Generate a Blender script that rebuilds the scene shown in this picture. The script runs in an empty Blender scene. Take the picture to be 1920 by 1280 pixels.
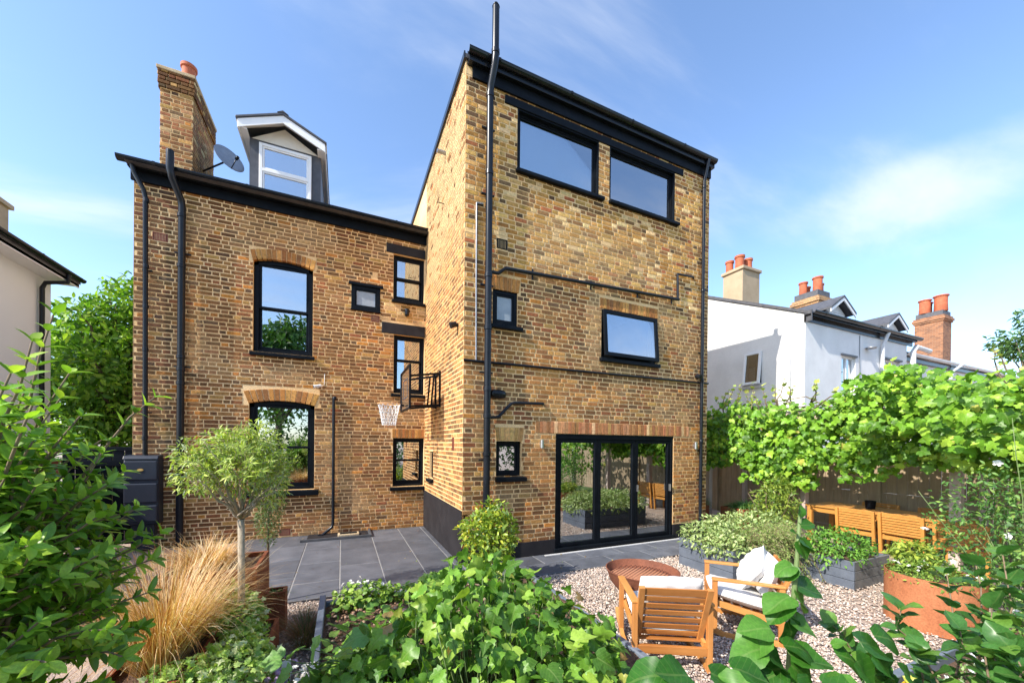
import bpy, math, random
import numpy as np
from mathutils import Vector, Matrix

# ------------------------------------------------------------------ camera, sky, sun, exposure
scene = bpy.context.scene
COL = scene.collection
R = math.radians
CAM = np.array([-1.733, -5.725, 1.90])
_y, _p, _r = R(24.111), R(-0.231), R(0.564)
FWD = np.array([math.sin(_y)*math.cos(_p), math.cos(_y)*math.cos(_p), math.sin(_p)])
_rt = np.array([math.cos(_y), -math.sin(_y), 0.0]); _up = np.cross(_rt, FWD)
RGT = _rt*math.cos(_r) + _up*math.sin(_r); UPV = -_rt*math.sin(_r) + _up*math.cos(_r)
cd = bpy.data.cameras.new('camera'); cam = bpy.data.objects.new('camera', cd); COL.objects.link(cam)
cd.sensor_width = 36; cd.lens = 705.836/1920*36; cd.shift_x = 0.00135; cd.shift_y = (835.83-640)/1920
cd.clip_start = 0.02; cd.clip_end = 2000
m = Matrix.Identity(4)
for i, v in enumerate((RGT, UPV, -FWD)):
    for j in range(3): m[j][i] = v[j]
for j in range(3): m[j][3] = CAM[j]
cam.matrix_world = m; scene.camera = cam

SUN_EL, SUN_A = R(39), R(12)          # the sun stands in -X, a little towards -Y
world = bpy.data.worlds.new('World'); scene.world = world; world.use_nodes = True
wn = world.node_tree; wn.nodes.clear()
def wnode(t, **k):
    n = wn.nodes.new(t)
    for a, b in k.items(): setattr(n, a, b)
    return n
def wmath(op, a, b=None, clamp=False):
    n = wnode('ShaderNodeMath', operation=op, use_clamp=clamp)
    for i, v in enumerate((a, b)):
        if v is None: continue
        if isinstance(v, (int, float)): n.inputs[i].default_value = v
        else: wn.links.new(v, n.inputs[i])
    return n.outputs[0]
sky = wnode('ShaderNodeTexSky', sky_type='NISHITA', sun_disc=False, sun_elevation=SUN_EL,
            sun_rotation=R(270)-SUN_A, air_density=1.0, dust_density=0.7, ozone_density=3.6, altitude=50)
tc = wnode('ShaderNodeTexCoord'); sep = wnode('ShaderNodeSeparateXYZ'); wn.links.new(tc.outputs['Generated'], sep.inputs[0])
den = wmath('ADD', wmath('MAXIMUM', sep.outputs[2], 0.0), 0.22)
cmb = wnode('ShaderNodeCombineXYZ')
wn.links.new(wmath('DIVIDE', sep.outputs[0], den), cmb.inputs[0]); wn.links.new(wmath('DIVIDE', sep.outputs[1], den), cmb.inputs[1])
mp = wnode('ShaderNodeMapping'); mp.inputs['Rotation'].default_value = (0, 0, R(35)); mp.inputs['Scale'].default_value = (0.55, 1.25, 1)
mp.inputs['Location'].default_value = (3.1, 0.4, 0)
wn.links.new(cmb.outputs[0], mp.inputs[0])
nz = wnode('ShaderNodeTexNoise'); nz.inputs['Scale'].default_value = 1.3; nz.inputs['Detail'].default_value = 9
nz.inputs['Roughness'].default_value = 0.56; nz.inputs['Distortion'].default_value = 0.5
wn.links.new(mp.outputs[0], nz.inputs['Vector'])
rp = wnode('ShaderNodeMapRange'); rp.interpolation_type = 'SMOOTHSTEP'
rp.inputs['From Min'].default_value = 0.45; rp.inputs['From Max'].default_value = 0.80
# two banks of cloud: one low over the neighbours, one beyond the cream house
def cloud_bank(px, py, wx, wy, gain):
    d0 = FWD + RGT*(px-957.4)/705.8 - UPV*(py-835.8)/705.8; d0 = d0/np.linalg.norm(d0); ax = np.cross(d0, [0, 0, 1.0]); ax /= np.linalg.norm(ax); bx = np.cross(ax, d0)
    def dot(v, k):
        n = wnode('ShaderNodeVectorMath', operation='DOT_PRODUCT'); wn.links.new(tc.outputs['Generated'], n.inputs[0]); n.inputs[1].default_value = tuple(float(q)*k for q in v); return n.outputs['Value']
    a, b, c = dot(ax, 1/wx), dot(bx, 1/wy), dot(d0, 1.0)
    g_ = wnode('ShaderNodeMapRange'); g_.interpolation_type = 'SMOOTHSTEP'; g_.inputs['From Min'].default_value = 1.0; g_.inputs['From Max'].default_value = 0.0
    wn.links.new(wmath('ADD', wmath('MULTIPLY', a, a), wmath('MULTIPLY', b, b)), g_.inputs['Value'])
    return wmath('MULTIPLY', wmath('MULTIPLY', g_.outputs[0], wmath('GREATER_THAN', c, 0.0)), gain)
dens = wmath('ADD', nz.outputs[0], wmath('ADD', cloud_bank(1760, 350, 0.30, 0.075, 0.125), cloud_bank(120, 400, 0.22, 0.06, 0.07)))
wn.links.new(dens, rp.inputs['Value'])
above = wnode('ShaderNodeMapRange'); above.inputs['From Min'].default_value = 0.02; above.inputs['From Max'].default_value = 0.34
wn.links.new(sep.outputs[2], above.inputs['Value'])
fac = wmath('MULTIPLY', wmath('MULTIPLY', rp.outputs[0], above.outputs[0]), 0.75)
mixc = wnode('ShaderNodeMix', data_type='RGBA'); wn.links.new(fac, mixc.inputs[0])
wn.links.new(sky.outputs[0], mixc.inputs[6]); mixc.inputs[7].default_value = (3.15, 3.3, 3.55, 1)
bg = wnode('ShaderNodeBackground'); bg.inputs['Strength'].default_value = 0.134
wn.links.new(mixc.outputs[2], bg.inputs['Color'])
wo = wnode('ShaderNodeOutputWorld'); wn.links.new(bg.outputs[0], wo.inputs['Surface'])

sl = bpy.data.lights.new('sun', 'SUN'); sun = bpy.data.objects.new('sun', sl); COL.objects.link(sun)
sl.energy = 2.9; sl.angle = R(0.53); sl.color = (1.0, 0.93, 0.82)
SUN_DIR = Vector((math.cos(SUN_EL)*math.cos(SUN_A), math.cos(SUN_EL)*math.sin(SUN_A), -math.sin(SUN_EL)))
sun.rotation_euler = SUN_DIR.to_track_quat('-Z', 'Y').to_euler(); sun.location = (-20, -5, 20)
scene.view_settings.view_transform = 'Standard'; scene.view_settings.look = 'None'
scene.view_settings.gamma = 1.0; scene.view_settings.exposure = 1.45
scene.render.engine = 'CYCLES'
scene.cycles.max_bounces = 8; scene.cycles.transparent_max_bounces = 12
scene.cycles.use_denoising = True

rng = np.random.default_rng(7); random.seed(7)

# ------------------------------------------------------------------ materials
def new_mat(name):
    mt = bpy.data.materials.new(name); mt.use_nodes = True
    nt = mt.node_tree; b = nt.nodes['Principled BSDF']
    return mt, nt, b
def coord(nt, scale=(1, 1, 1)):
    t = nt.nodes.new('ShaderNodeTexCoord'); mpn = nt.nodes.new('ShaderNodeMapping'); mpn.inputs['Scale'].default_value = scale
    nt.links.new(t.outputs['Object'], mpn.inputs[0]); return mpn.outputs[0]
def noise(nt, vec, scale, detail=6, rough=0.6):
    n = nt.nodes.new('ShaderNodeTexNoise'); n.inputs['Scale'].default_value = scale; n.inputs['Detail'].default_value = detail
    n.inputs['Roughness'].default_value = rough
    if vec is not None: nt.links.new(vec, n.inputs['Vector'])
    return n.outputs[0]
def ramp(nt, f, stops):
    n = nt.nodes.new('ShaderNodeValToRGB'); e = n.color_ramp.elements
    while len(e) < len(stops): e.new(0.5)
    for el, (p, c) in zip(e, stops): el.position = p; el.color = (*c, 1) if len(c) == 3 else c
    nt.links.new(f, n.inputs[0]); return n.outputs[0]
def mixcol(nt, f, a, b, mode='MIX'):
    n = nt.nodes.new('ShaderNodeMix'); n.data_type = 'RGBA'; n.blend_type = mode
    for k, v in ((0, f), (6, a), (7, b)):
        if isinstance(v, (int, float)): n.inputs[k].default_value = v
        elif isinstance(v, tuple): n.inputs[k].default_value = (*v, 1)
        else: nt.links.new(v, n.inputs[k])
    return n.outputs[2]
def bump(nt, b, h, strength=0.4, dist=0.01):
    n = nt.nodes.new('ShaderNodeBump'); n.inputs['Strength'].default_value = strength; n.inputs['Distance'].default_value = dist
    nt.links.new(h, n.inputs['Height']); nt.links.new(n.outputs[0], b.inputs['Normal'])
def attr(nt, name, kind='Color'):
    n = nt.nodes.new('ShaderNodeAttribute'); n.attribute_name = name; return n.outputs[kind]
def speckle(name, c1, c2, scale=6, rough=0.6, bstr=0.25, bd=0.004, spec=0.4, metallic=0.0, fine=90):
    mt, nt, b = new_mat(name); v = coord(nt)
    n1 = noise(nt, v, scale); n2 = noise(nt, v, fine, 3)
    f = nt.nodes.new('ShaderNodeMath'); f.operation = 'ADD'; nt.links.new(n1, f.inputs[0])
    g = nt.nodes.new('ShaderNodeMath'); g.operation = 'MULTIPLY_ADD'; nt.links.new(n2, g.inputs[0]); g.inputs[1].default_value = 0.5; g.inputs[2].default_value = -0.25
    nt.links.new(g.outputs[0], f.inputs[1])
    nt.links.new(ramp(nt, f.outputs[0], [(0.3, c1), (0.7, c2)]), b.inputs['Base Color'])
    b.inputs['Roughness'].default_value = rough; b.inputs['Specular IOR Level'].default_value = spec; b.inputs['Metallic'].default_value = metallic
    if bstr: bump(nt, b, n2, bstr, bd)
    return mt
def tinted(name, rough=0.85, var=0.35, bstr=0.5, bd=0.006, scale=28, spec=0.25):
    """colour from the per-piece 'tint' attribute, with grain and blotches"""
    mt, nt, b = new_mat(name); v = coord(nt)
    n1 = noise(nt, v, scale, 6); n2 = noise(nt, v, 160, 3)
    c = mixcol(nt, 1.0, attr(nt, 'tint'), ramp(nt, n1, [(0.25, (1-var,)*3), (0.75, (1+var, 1+var*0.9, 1+var*0.75))]), 'MULTIPLY')
    nt.links.new(c, b.inputs['Base Color']); b.inputs['Roughness'].default_value = rough; b.inputs['Specular IOR Level'].default_value = spec
    s = nt.nodes.new('ShaderNodeMath'); s.operation = 'ADD'; nt.links.new(n1, s.inputs[0]); nt.links.new(n2, s.inputs[1])
    bump(nt, b, s.outputs[0], bstr, bd)
    return mt
def wood(name, c1, c2, axis='x', rough=0.5, scale=10):
    mt, nt, b = new_mat(name); sc = {'x': (1, 14, 14), 'y': (14, 1, 14), 'z': (14, 14, 1)}[axis]
    v = coord(nt, sc); n1 = noise(nt, v, scale/8, 8, 0.65); n2 = noise(nt, coord(nt), 2.3, 3)
    f = nt.nodes.new('ShaderNodeMath'); f.operation = 'MULTIPLY_ADD'; nt.links.new(n2, f.inputs[0]); f.inputs[1].default_value = 0.5; nt.links.new(n1, f.inputs[2])
    nt.links.new(ramp(nt, f.outputs[0], [(0.45, c1), (1.0, c2)]), b.inputs['Base Color']); b.inputs['Roughness'].default_value = rough
    bump(nt, b, n1, 0.25, 0.003); return mt
def glass_mat(name, refl=0.5, tint=(0.75, 0.8, 0.8), rough=0.0):
    mt = bpy.data.materials.new(name); mt.use_nodes = True; nt = mt.node_tree; nt.nodes.clear()
    t = nt.nodes.new('ShaderNodeBsdfTransparent'); t.inputs[0].default_value = (*tint, 1)
    g = nt.nodes.new('ShaderNodeBsdfGlossy'); g.inputs['Roughness'].default_value = rough; g.inputs['Color'].default_value = (0.95, 0.97, 1.0, 1)
    lw = nt.nodes.new('ShaderNodeLayerWeight'); lw.inputs[0].default_value = 0.25
    mr = nt.nodes.new('ShaderNodeMapRange'); mr.inputs['To Min'].default_value = refl; mr.inputs['To Max'].default_value = 1.0
    nt.links.new(lw.outputs['Fresnel'], mr.inputs['Value'])
    # old glass is never quite flat
    bn = nt.nodes.new('ShaderNodeBump'); bn.inputs['Strength'].default_value = 0.02; bn.inputs['Distance'].default_value = 0.02
    tcn = nt.nodes.new('ShaderNodeTexCoord'); nn = nt.nodes.new('ShaderNodeTexNoise'); nn.inputs['Scale'].default_value = 1.6; nn.inputs['Detail'].default_value = 1
    nt.links.new(tcn.outputs['Object'], nn.inputs['Vector']); nt.links.new(nn.outputs[0], bn.inputs['Height']); nt.links.new(bn.outputs[0], g.inputs['Normal'])
    mx = nt.nodes.new('ShaderNodeMixShader'); nt.links.new(mr.outputs[0], mx.inputs[0]); nt.links.new(t.outputs[0], mx.inputs[1]); nt.links.new(g.outputs[0], mx.inputs[2])
    o = nt.nodes.new('ShaderNodeOutputMaterial'); nt.links.new(mx.outputs[0], o.inputs[0]); return mt
def leaf_mat(name, rough=0.42, trans=0.3, vein=0.35, spec=0.35, veins=7.0):
    mt, nt, b = new_mat(name); out = nt.nodes['Material Output']
    tint = attr(nt, 'tint'); luv = attr(nt, 'luv', 'Vector')
    sp = nt.nodes.new('ShaderNodeSeparateXYZ'); nt.links.new(luv, sp.inputs[0])
    def M(op, a, c=None):
        n = nt.nodes.new('ShaderNodeMath'); n.operation = op
        for i, q in enumerate((a, c)):
            if q is None: continue
            if isinstance(q, (int, float)): n.inputs[i].default_value = q
            else: nt.links.new(q, n.inputs[i])
        return n.outputs[0]
    ax = M('ABSOLUTE', sp.outputs[0]); mid = M('LESS_THAN', ax, 0.022)
    ph = M('FRACT', M('MULTIPLY', M('SUBTRACT', sp.outputs[1], M('MULTIPLY', ax, 0.9)), veins)); sv = M('LESS_THAN', M('ABSOLUTE', M('SUBTRACT', ph, 0.5)), 0.06)
    vf = M('MULTIPLY', M('MAXIMUM', mid, M('MULTIPLY', sv, 0.6)), vein)
    n1 = noise(nt, coord(nt), 9, 3)
    c = mixcol(nt, 1.0, tint, ramp(nt, n1, [(0.3, (0.8, 0.82, 0.8)), (0.7, (1.2, 1.18, 1.15))]), 'MULTIPLY')
    c = mixcol(nt, vf, c, (0.36, 0.44, 0.16))
    nt.links.new(c, b.inputs['Base Color']); b.inputs['Roughness'].default_value = rough; b.inputs['Specular IOR Level'].default_value = spec
    bump(nt, b, vf, -0.5, 0.002)
    tr = nt.nodes.new('ShaderNodeBsdfTranslucent')
    c2 = mixcol(nt, 1.0, c, (1.25, 1.35, 0.5), 'MULTIPLY'); nt.links.new(c2, tr.inputs[0])
    mx = nt.nodes.new('ShaderNodeMixShader'); mx.inputs[0].default_value = trans
    nt.links.new(b.outputs[0], mx.inputs[1]); nt.links.new(tr.outputs[0], mx.inputs[2]); nt.links.new(mx.outputs[0], out.inputs[0]); return mt

M = {}
M['brick'] = tinted('brick', 0.9, 0.42, 0.7, 0.006, 22)
def mortar_mat(name, c1, c2, c3):
    mt, nt, b = new_mat(name); v = coord(nt)
    n1 = noise(nt, v, 1.1, 5); n2 = noise(nt, v, 70, 4)
    c = ramp(nt, n1, [(0.3, c1), (0.5, c2), (0.72, c3)])
    c = mixcol(nt, 1.0, c, ramp(nt, n2, [(0.3, (0.75,)*3), (0.7, (1.15,)*3)]), 'MULTIPLY')
    nt.links.new(c, b.inputs['Base Color']); b.inputs['Roughness'].default_value = 0.95; b.inputs['Specular IOR Level'].default_value = 0.134
    bump(nt, b, n2, 0.8, 0.006); return mt
M['mortar'] = mortar_mat('mortar', (0.72, 0.44, 0.19), (0.86, 0.57, 0.28), (0.90, 0.65, 0.36))
M['mortar_new'] = mortar_mat('mortar_new', (0.40, 0.29, 0.16), (0.52, 0.40, 0.25), (0.62, 0.52, 0.36))
M['black'] = speckle('black_paint', (0.004, 0.0055, 0.008), (0.008, 0.0105, 0.0145), 5, 0.4, 0.06, 0.002, 0.1)
M['gutter'] = speckle('black_gutter', (0.004, 0.005, 0.007), (0.009, 0.0105, 0.013), 5, 0.2, 0.05, 0.002, 0.3)
M['plinth'] = speckle('black_render', (0.016, 0.0145, 0.017), (0.028, 0.026, 0.029), 3, 0.65, 0.3, 0.004, 0.2)
M['pipe'] = speckle('pipe_plastic', (0.007, 0.009, 0.013), (0.014, 0.017, 0.023), 4, 0.28, 0.06, 0.002, 0.28)
M['glass'] = glass_mat('window_glass', 0.46)
M['glass_door'] = glass_mat('door_glass', 0.42, (0.5, 0.55, 0.55))
M['frosted'] = speckle('frosted_glass', (0.26, 0.30, 0.34), (0.36, 0.40, 0.44), 3, 0.25, 0.2, 0.003, 0.6)
M['white'] = speckle('white_paint', (0.74, 0.75, 0.76), (0.82, 0.82, 0.82), 3, 0.5, 0.1, 0.002)
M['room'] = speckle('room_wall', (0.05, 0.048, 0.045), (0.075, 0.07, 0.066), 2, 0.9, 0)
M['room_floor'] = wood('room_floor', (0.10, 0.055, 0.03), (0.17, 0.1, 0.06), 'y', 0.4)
M['airbrick'] = speckle('terracotta_vent', (0.14, 0.03, 0.022), (0.22, 0.05, 0.035), 9, 0.8)
M['lead'] = speckle('lead_sheet', (0.05, 0.052, 0.062), (0.09, 0.093, 0.105), 5, 0.5, 0.2, 0.004)
M['slate_roof'] = speckle('roof_slate', (0.06, 0.062, 0.07), (0.11, 0.11, 0.12), 9, 0.6, 0.4, 0.006)
M['pot'] = speckle('clay_pot', (0.36, 0.09, 0.04), (0.50, 0.15, 0.07), 6, 0.75)
M['grey_metal'] = speckle('grey_metal', (0.25, 0.26, 0.28), (0.36, 0.37, 0.39), 6, 0.35, 0.05, 0.002, 0.5, 0.6)
M['steel'] = speckle('steel', (0.5, 0.5, 0.5), (0.62, 0.62, 0.62), 6, 0.3, 0.05, 0.002, 0.5, 0.9)

# ------------------------------------------------------------------ mesh helpers
def link(o, parent=None):
    COL.objects.link(o)
    if parent is not None: o.parent = parent
    return o
def tag(o, label, cat, group=None, kind=None):
    o['label'] = label; o['category'] = cat
    if group: o['group'] = group
    if kind: o['kind'] = kind
    return o
def thing(name, label, cat, loc=(0, 0, 0), rz=0.0, group=None):
    o = bpy.data.objects.new(name, None); COL.objects.link(o); o.location = loc; o.rotation_euler = (0, 0, rz)
    o.empty_display_size = 0.1
    return tag(o, label, cat, group)
def np_mesh(name, verts, faces, mat=None, smooth=False, attrs=None):
    """verts (N,3); faces (F,k) array, one k"""
    verts = np.asarray(verts, np.float32); faces = np.asarray(faces, np.int32); k = faces.shape[1]
    me = bpy.data.meshes.new(name); me.vertices.add(len(verts)); me.vertices.foreach_set('co', verts.ravel())
    me.loops.add(faces.size); me.loops.foreach_set('vertex_index', faces.ravel())
    me.polygons.add(len(faces)); me.polygons.foreach_set('loop_start', np.arange(0, faces.size, k, dtype=np.int32))
    me.polygons.foreach_set('use_smooth', np.full(len(faces), smooth, bool))
    if attrs:
        for an, (typ, data) in attrs.items():
            a = me.attributes.new(an, typ, 'POINT')
            a.data.foreach_set('color' if 'COLOR' in typ else 'vector', np.asarray(data, np.float32).ravel())
    me.update(calc_edges=True)
    if mat is not None: me.materials.append(mat)
    return me
class MB:
    """collects boxes, tubes and lathes of ONE piece"""
    def __init__(s): s.v = []; s.f = []
    def add(s, vs, fs):
        n = len(s.v); s.v += [tuple(map(float, q)) for q in vs]; s.f += [tuple(n+i for i in f) for f in fs]; return s
    def box(s, a, b, T=None):
        (x0, y0, z0), (x1, y1, z1) = a, b
        if x0 > x1: x0, x1 = x1, x0
        if y0 > y1: y0, y1 = y1, y0
        if z0 > z1: z0, z1 = z1, z0
        vs = [Vector(q) for q in ((x0,y0,z0),(x1,y0,z0),(x1,y1,z0),(x0,y1,z0),(x0,y0,z1),(x1,y0,z1),(x1,y1,z1),(x0,y1,z1))]
        if T is not None: vs = [T(q) if callable(T) else T @ q for q in vs]
        return s.add(vs, [(0,3,2,1),(4,5,6,7),(0,1,5,4),(1,2,6,5),(2,3,7,6),(3,0,4,7)])
    def bar(s, p, q, w, h, up=(0, 0, 1)):
        """a rectangular bar from p to q, w wide, h high"""
        p, q = Vector(p), Vector(q); d = (q-p).normalized(); u = Vector(up)
        x = d.cross(u)
        if x.length < 1e-4: x = d.cross(Vector((1, 0, 0)))
        x.normalize(); z = x.cross(d)
        vs = [c + x*a*w/2 + z*b*h/2 for c in (p, q) for a, b in ((-1,-1),(1,-1),(1,1),(-1,1))]
        return s.add(vs, [(0,1,2,3),(7,6,5,4),(0,4,5,1),(1,5,6,2),(2,6,7,3),(3,7,4,0)])
    def tube(s, pts, r, seg=10, cap=True):
        pts = [Vector(p) for p in pts]; n = len(pts); rr = r if isinstance(r, (list, tuple)) else [r]*n
        base = len(s.v); x = None
        for i, p in enumerate(pts):
            d = (pts[min(i+1, n-1)] - pts[max(i-1, 0)]).normalized()
            if x is None:
                x = d.cross(Vector((0, 0, 1)))
                if x.length < 1e-3: x = d.cross(Vector((1, 0, 0)))
            x = (x - d*x.dot(d)); x = x.normalized() if x.length > 1e-6 else d.orthogonal().normalized()
            y = d.cross(x)
            for k in range(seg):
                a = 2*math.pi*k/seg; s.v.append(tuple(p + (x*math.cos(a) + y*math.sin(a))*rr[i]))
        for i in range(n-1):
            for k in range(seg):
                k2 = (k+1) % seg; s.f.append((base+i*seg+k, base+i*seg+k2, base+(i+1)*seg+k2, base+(i+1)*seg+k))
        if cap:
            s.f.append(tuple(base+k for k in reversed(range(seg)))); s.f.append(tuple(base+(n-1)*seg+k for k in range(seg)))
        return s
    def lathe(s, prof, seg=32, c=(0, 0, 0), closed=False):
        base = len(s.v)
        for r, z in prof:
            for k in range(seg):
                a = 2*math.pi*k/seg; s.v.append((c[0]+r*math.cos(a), c[1]+r*math.sin(a), c[2]+z))
        n = len(prof)
        for i in range(n if closed else n-1):
            j = (i+1) % n
            for k in range(seg):
                k2 = (k+1) % seg; s.f.append((base+i*seg+k, base+i*seg+k2, base+j*seg+k2, base+j*seg+k))
        return s
    def prism(s, poly, h0, h1, T):
        """poly of (a,b); extruded along the third axis from h0 to h1; T(a,b,h) -> point"""
        n = len(poly); vs = [T(a, b, h0) for a, b in poly] + [T(a, b, h1) for a, b in poly]
        return s.add(vs, [tuple(reversed(range(n))), tuple(range(n, 2*n))] + [(i, (i+1) % n, n+(i+1) % n, n+i) for i in range(n)])
    def build(s, name, mat, parent=None, smooth=False, bevel=0.0, loc=None, autosmooth=False):
        me = bpy.data.meshes.new(name); me.from_pydata(s.v, [], s.f); me.materials.append(mat)
        me.update()
        o = bpy.data.objects.new(name, me); link(o, parent)
        if loc is not None: o.location = loc
        if smooth: me.polygons.foreach_set('use_smooth', np.ones(len(me.polygons), bool))
        if smooth and autosmooth:
            try: me.set_sharp_from_angle(angle=R(40))
            except Exception: pass
        if bevel > 0:
            bv = o.modifiers.new('edge', 'BEVEL'); bv.width = bevel; bv.segments = 2; bv.limit_method = 'ANGLE'; bv.angle_limit = R(40)
        return o
class Wall:
    """wall space: u along the wall, z up, d outwards"""
    def __init__(s, org, u, n): s.o = Vector(org); s.u = Vector(u); s.n = Vector(n)
    def P(s, u, z, d=0.0): return s.o + s.u*u + s.n*d + Vector((0, 0, z))
    def T(s, q): return s.P(q[0], q[1], q[2])            # (u, z, d)
    def box(s, mb, u0, u1, z0, z1, d0, d1): return mb.box((u0, z0, d0), (u1, z1, d1), s.T)
def copy_tree(o, parent=None):
    c = o.copy(); COL.objects.link(c); c.parent = parent
    for ch in list(o.children): copy_tree(ch, c)
    return c
def norm(a): return a/np.maximum(np.linalg.norm(a, axis=-1, keepdims=True), 1e-9)
# ------------------------------------------------------------------ ground
gm, gnt, gb = new_mat('ground_grit'); gv = coord(gnt)
gn = noise(gnt, gv, 60, 5); gn2 = noise(gnt, gv, 3, 3)
gnt.links.new(mixcol(gnt, gn2, ramp(gnt, gn, [(0.3, (0.34, 0.26, 0.21)), (0.7, (0.56, 0.45, 0.38))]), (0.4, 0.31, 0.25)), gb.inputs['Base Color'])
gb.inputs['Roughness'].default_value = 0.95; bump(gnt, gb, gn, 1.0, 0.02)
M['grit'] = gm
g = MB().add([(-300, -300, -0.04), (300, -300, -0.04), (300, 300, -0.04), (-300, 300, -0.04)], [(0, 1, 2, 3)]).build('ground', gm)
g['kind'] = 'structure'; g['label'] = 'flat pale gritty ground below the whole garden'; g['category'] = 'ground'

# ------------------------------------------------------------------ brickwork
COURSE, JOINT = 0.077, 0.0185
PAL_OLD = [((0.115, 0.064, 0.036), 2.2), ((0.150, 0.083, 0.045), 4.0), ((0.195, 0.112, 0.056), 3.5), ((0.17, 0.075, 0.045), 1.6), ((0.31, 0.145, 0.045), 0.9),
           ((0.125, 0.088, 0.062), 0.8), ((0.29, 0.19, 0.085), 1.2), ((0.085, 0.056, 0.042), 0.7)]
PAL_NEW = [((0.36, 0.225, 0.085), 4), ((0.43, 0.30, 0.14), 2.6), ((0.29, 0.16, 0.06), 3.4), ((0.19, 0.115, 0.065), 3), ((0.085, 0.058, 0.042), 1.2),
           ((0.27, 0.105, 0.06), 1.1), ((0.52, 0.42, 0.29), 1.1)]
PAL_PALE = [((0.50, 0.40, 0.28), 3), ((0.42, 0.29, 0.15), 3), ((0.30, 0.18, 0.08), 2), ((0.15, 0.09, 0.06), 1)]
PAL_SIDE = [((0.17, 0.095, 0.055), 3), ((0.24, 0.145, 0.08), 3.5), ((0.33, 0.21, 0.11), 2.2), ((0.12, 0.075, 0.05), 2), ((0.30, 0.15, 0.08), 1)]
PAL_ARCH = [((0.32, 0.17, 0.07), 3), ((0.25, 0.13, 0.06), 3), ((0.38, 0.23, 0.10), 2), ((0.2, 0.11, 0.06), 1.4)]
PAL_RED = [((0.28, 0.135, 0.085), 3), ((0.34, 0.19, 0.13), 2), ((0.24, 0.13, 0.075), 2), ((0.30, 0.19, 0.10), 1.6), ((0.46, 0.34, 0.26), 0.7)]
def pick(pal, r):
    w = np.array([p[1] for p in pal]); k = r.choice(len(pal), p=w/w.sum()); c = np.array(pal[k][0])
    return c*np.array([1.47, 1.26, 0.88])*(0.82+0.42*r.random())*(1+(r.random(3)-0.5)*0.1)
BRICKS = []      # each: 8 corner points (front 4, back 4), outward normal, tint
def brick_quad(W, quad, d0, d1, tint):
    """quad: four (u,z) corners; d0 back, d1 front"""
    BRICKS.append(([W.P(u, z, d1) for u, z in quad], [W.P(u, z, d0) for u, z in quad], W.n, tint))
def solid_spans(u0, u1, zc, zones):
    sp = [(u0, u1)]
    for (a, b, c, d) in zones:
        if c-0.012 < zc < d+0.012:
            nsp = []
            for (p, q) in sp:
                if b <= p or a >= q: nsp.append((p, q)); continue
                if a > p: nsp.append((p, a))
                if b < q: nsp.append((b, q))
            sp = nsp
    return sp
def lay(W, u0, u1, z0, z1, zones, palf, seed, depth=0.10, proud=(0.0015, 0.003), maxd=None):
    r = np.random.default_rng(seed); k0 = int(math.floor(z0/COURSE)); k = k0
    while k*COURSE < z1-0.01:
        za, zb = max(k*COURSE+JOINT/2, z0), min((k+1)*COURSE-JOINT/2, z1); zc = (za+zb)/2
        if zb-za > 0.02:
            u = u0 - (0.16875 if k % 2 else 0.0) - 0.05*r.random(); head = False; row = []
            while u < u1:
                w = 0.1025 if head else 0.215
                if r.random() < 0.06: head = not head
                w += (r.random()-0.5)*0.012; row.append((u, u+w)); u += w+JOINT; head = not head
            for (p, q) in solid_spans(u0, u1, zc, zones):
                for (a, b) in row:
                    a2, b2 = max(a, p+0.004), min(b, q-0.004)
                    if b2-a2 < 0.03: continue
                    j = lambda: (r.random()-0.5)*0.005
                    quad = [(a2+j(), za+j()), (b2+j(), za+j()), (b2+j(), zb+j()), (a2+j(), zb+j())]
                    d1 = proud[0] + (r.random()-0.3)*proud[1]
                    brick_quad(W, quad, -depth, d1, palf((a2+b2)/2, zc, r))
        k += 1
def backing(W, u0, u1, z0, z1, zones, mat, name, parent, thick=0.22):
    """the mortar bed: a wall sheet with reveals at each opening"""
    us = sorted({u0, u1} | {min(max(v, u0), u1) for q in zones for v in q[:2]}); zs = sorted({z0, z1} | {min(max(v, z0), z1) for q in zones for v in q[2:4]})
    inside = lambda uc, zc: any(a < uc < b and c < zc < d for a, b, c, d in zones)
    mb = MB(); F = -0.003
    cell = {}
    for i in range(len(us)-1):
        for j in range(len(zs)-1):
            cell[i, j] = not inside((us[i]+us[i+1])/2, (zs[j]+zs[j+1])/2)
    for (i, j), s in cell.items():
        if not s: continue
        a, b, c, d = us[i], us[i+1], zs[j], zs[j+1]
        mb.add([W.P(a, c, F), W.P(b, c, F), W.P(b, d, F), W.P(a, d, F)], [(0, 1, 2, 3)])
        mb.add([W.P(a, c, -thick), W.P(b, c, -thick), W.P(b, d, -thick), W.P(a, d, -thick)], [(3, 2, 1, 0)])
        for (di, dj, e) in ((-1, 0, (a, c, a, d)), (1, 0, (b, c, b, d)), (0, -1, (a, c, b, c)), (0, 1, (a, d, b, d))):
            if not cell.get((i+di, j+dj), (i+di, j+dj) not in cell):
                mb.add([W.P(e[0], e[1], F), W.P(e[2], e[3], F), W.P(e[2], e[3], -thick), W.P(e[0], e[1], -thick)], [(0, 1, 2, 3)])
    return mb.build(name, mat, parent)
def soldier(W, u0, u1, z0, z1, pal, seed, w=0.065, flare=0.0, curve=0.0, d=0.008):
    """a row of upright bricks; flare widens it towards the top, curve lifts the middle"""
    r = np.random.default_rng(seed); n = max(3, int(round((u1-u0)/(w+0.011)))); uc = (u0+u1)/2; hw = (u1-u0)/2
    for i in range(n):
        t0, t1 = (i+0.08)/n*2-1, (i+0.92)/n*2-1
        lift = lambda t: curve*(1-t*t)
        q = [(uc+hw*t0, z0+lift(t0)), (uc+hw*t1, z0+lift(t1)), (uc+(hw+flare)*t1, z1+lift(t1)), (uc+(hw+flare)*t0, z1+lift(t0))]
        brick_quad(W, q, -0.11, d+(r.random()-0.5)*0.004, pick(pal, r))

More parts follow.
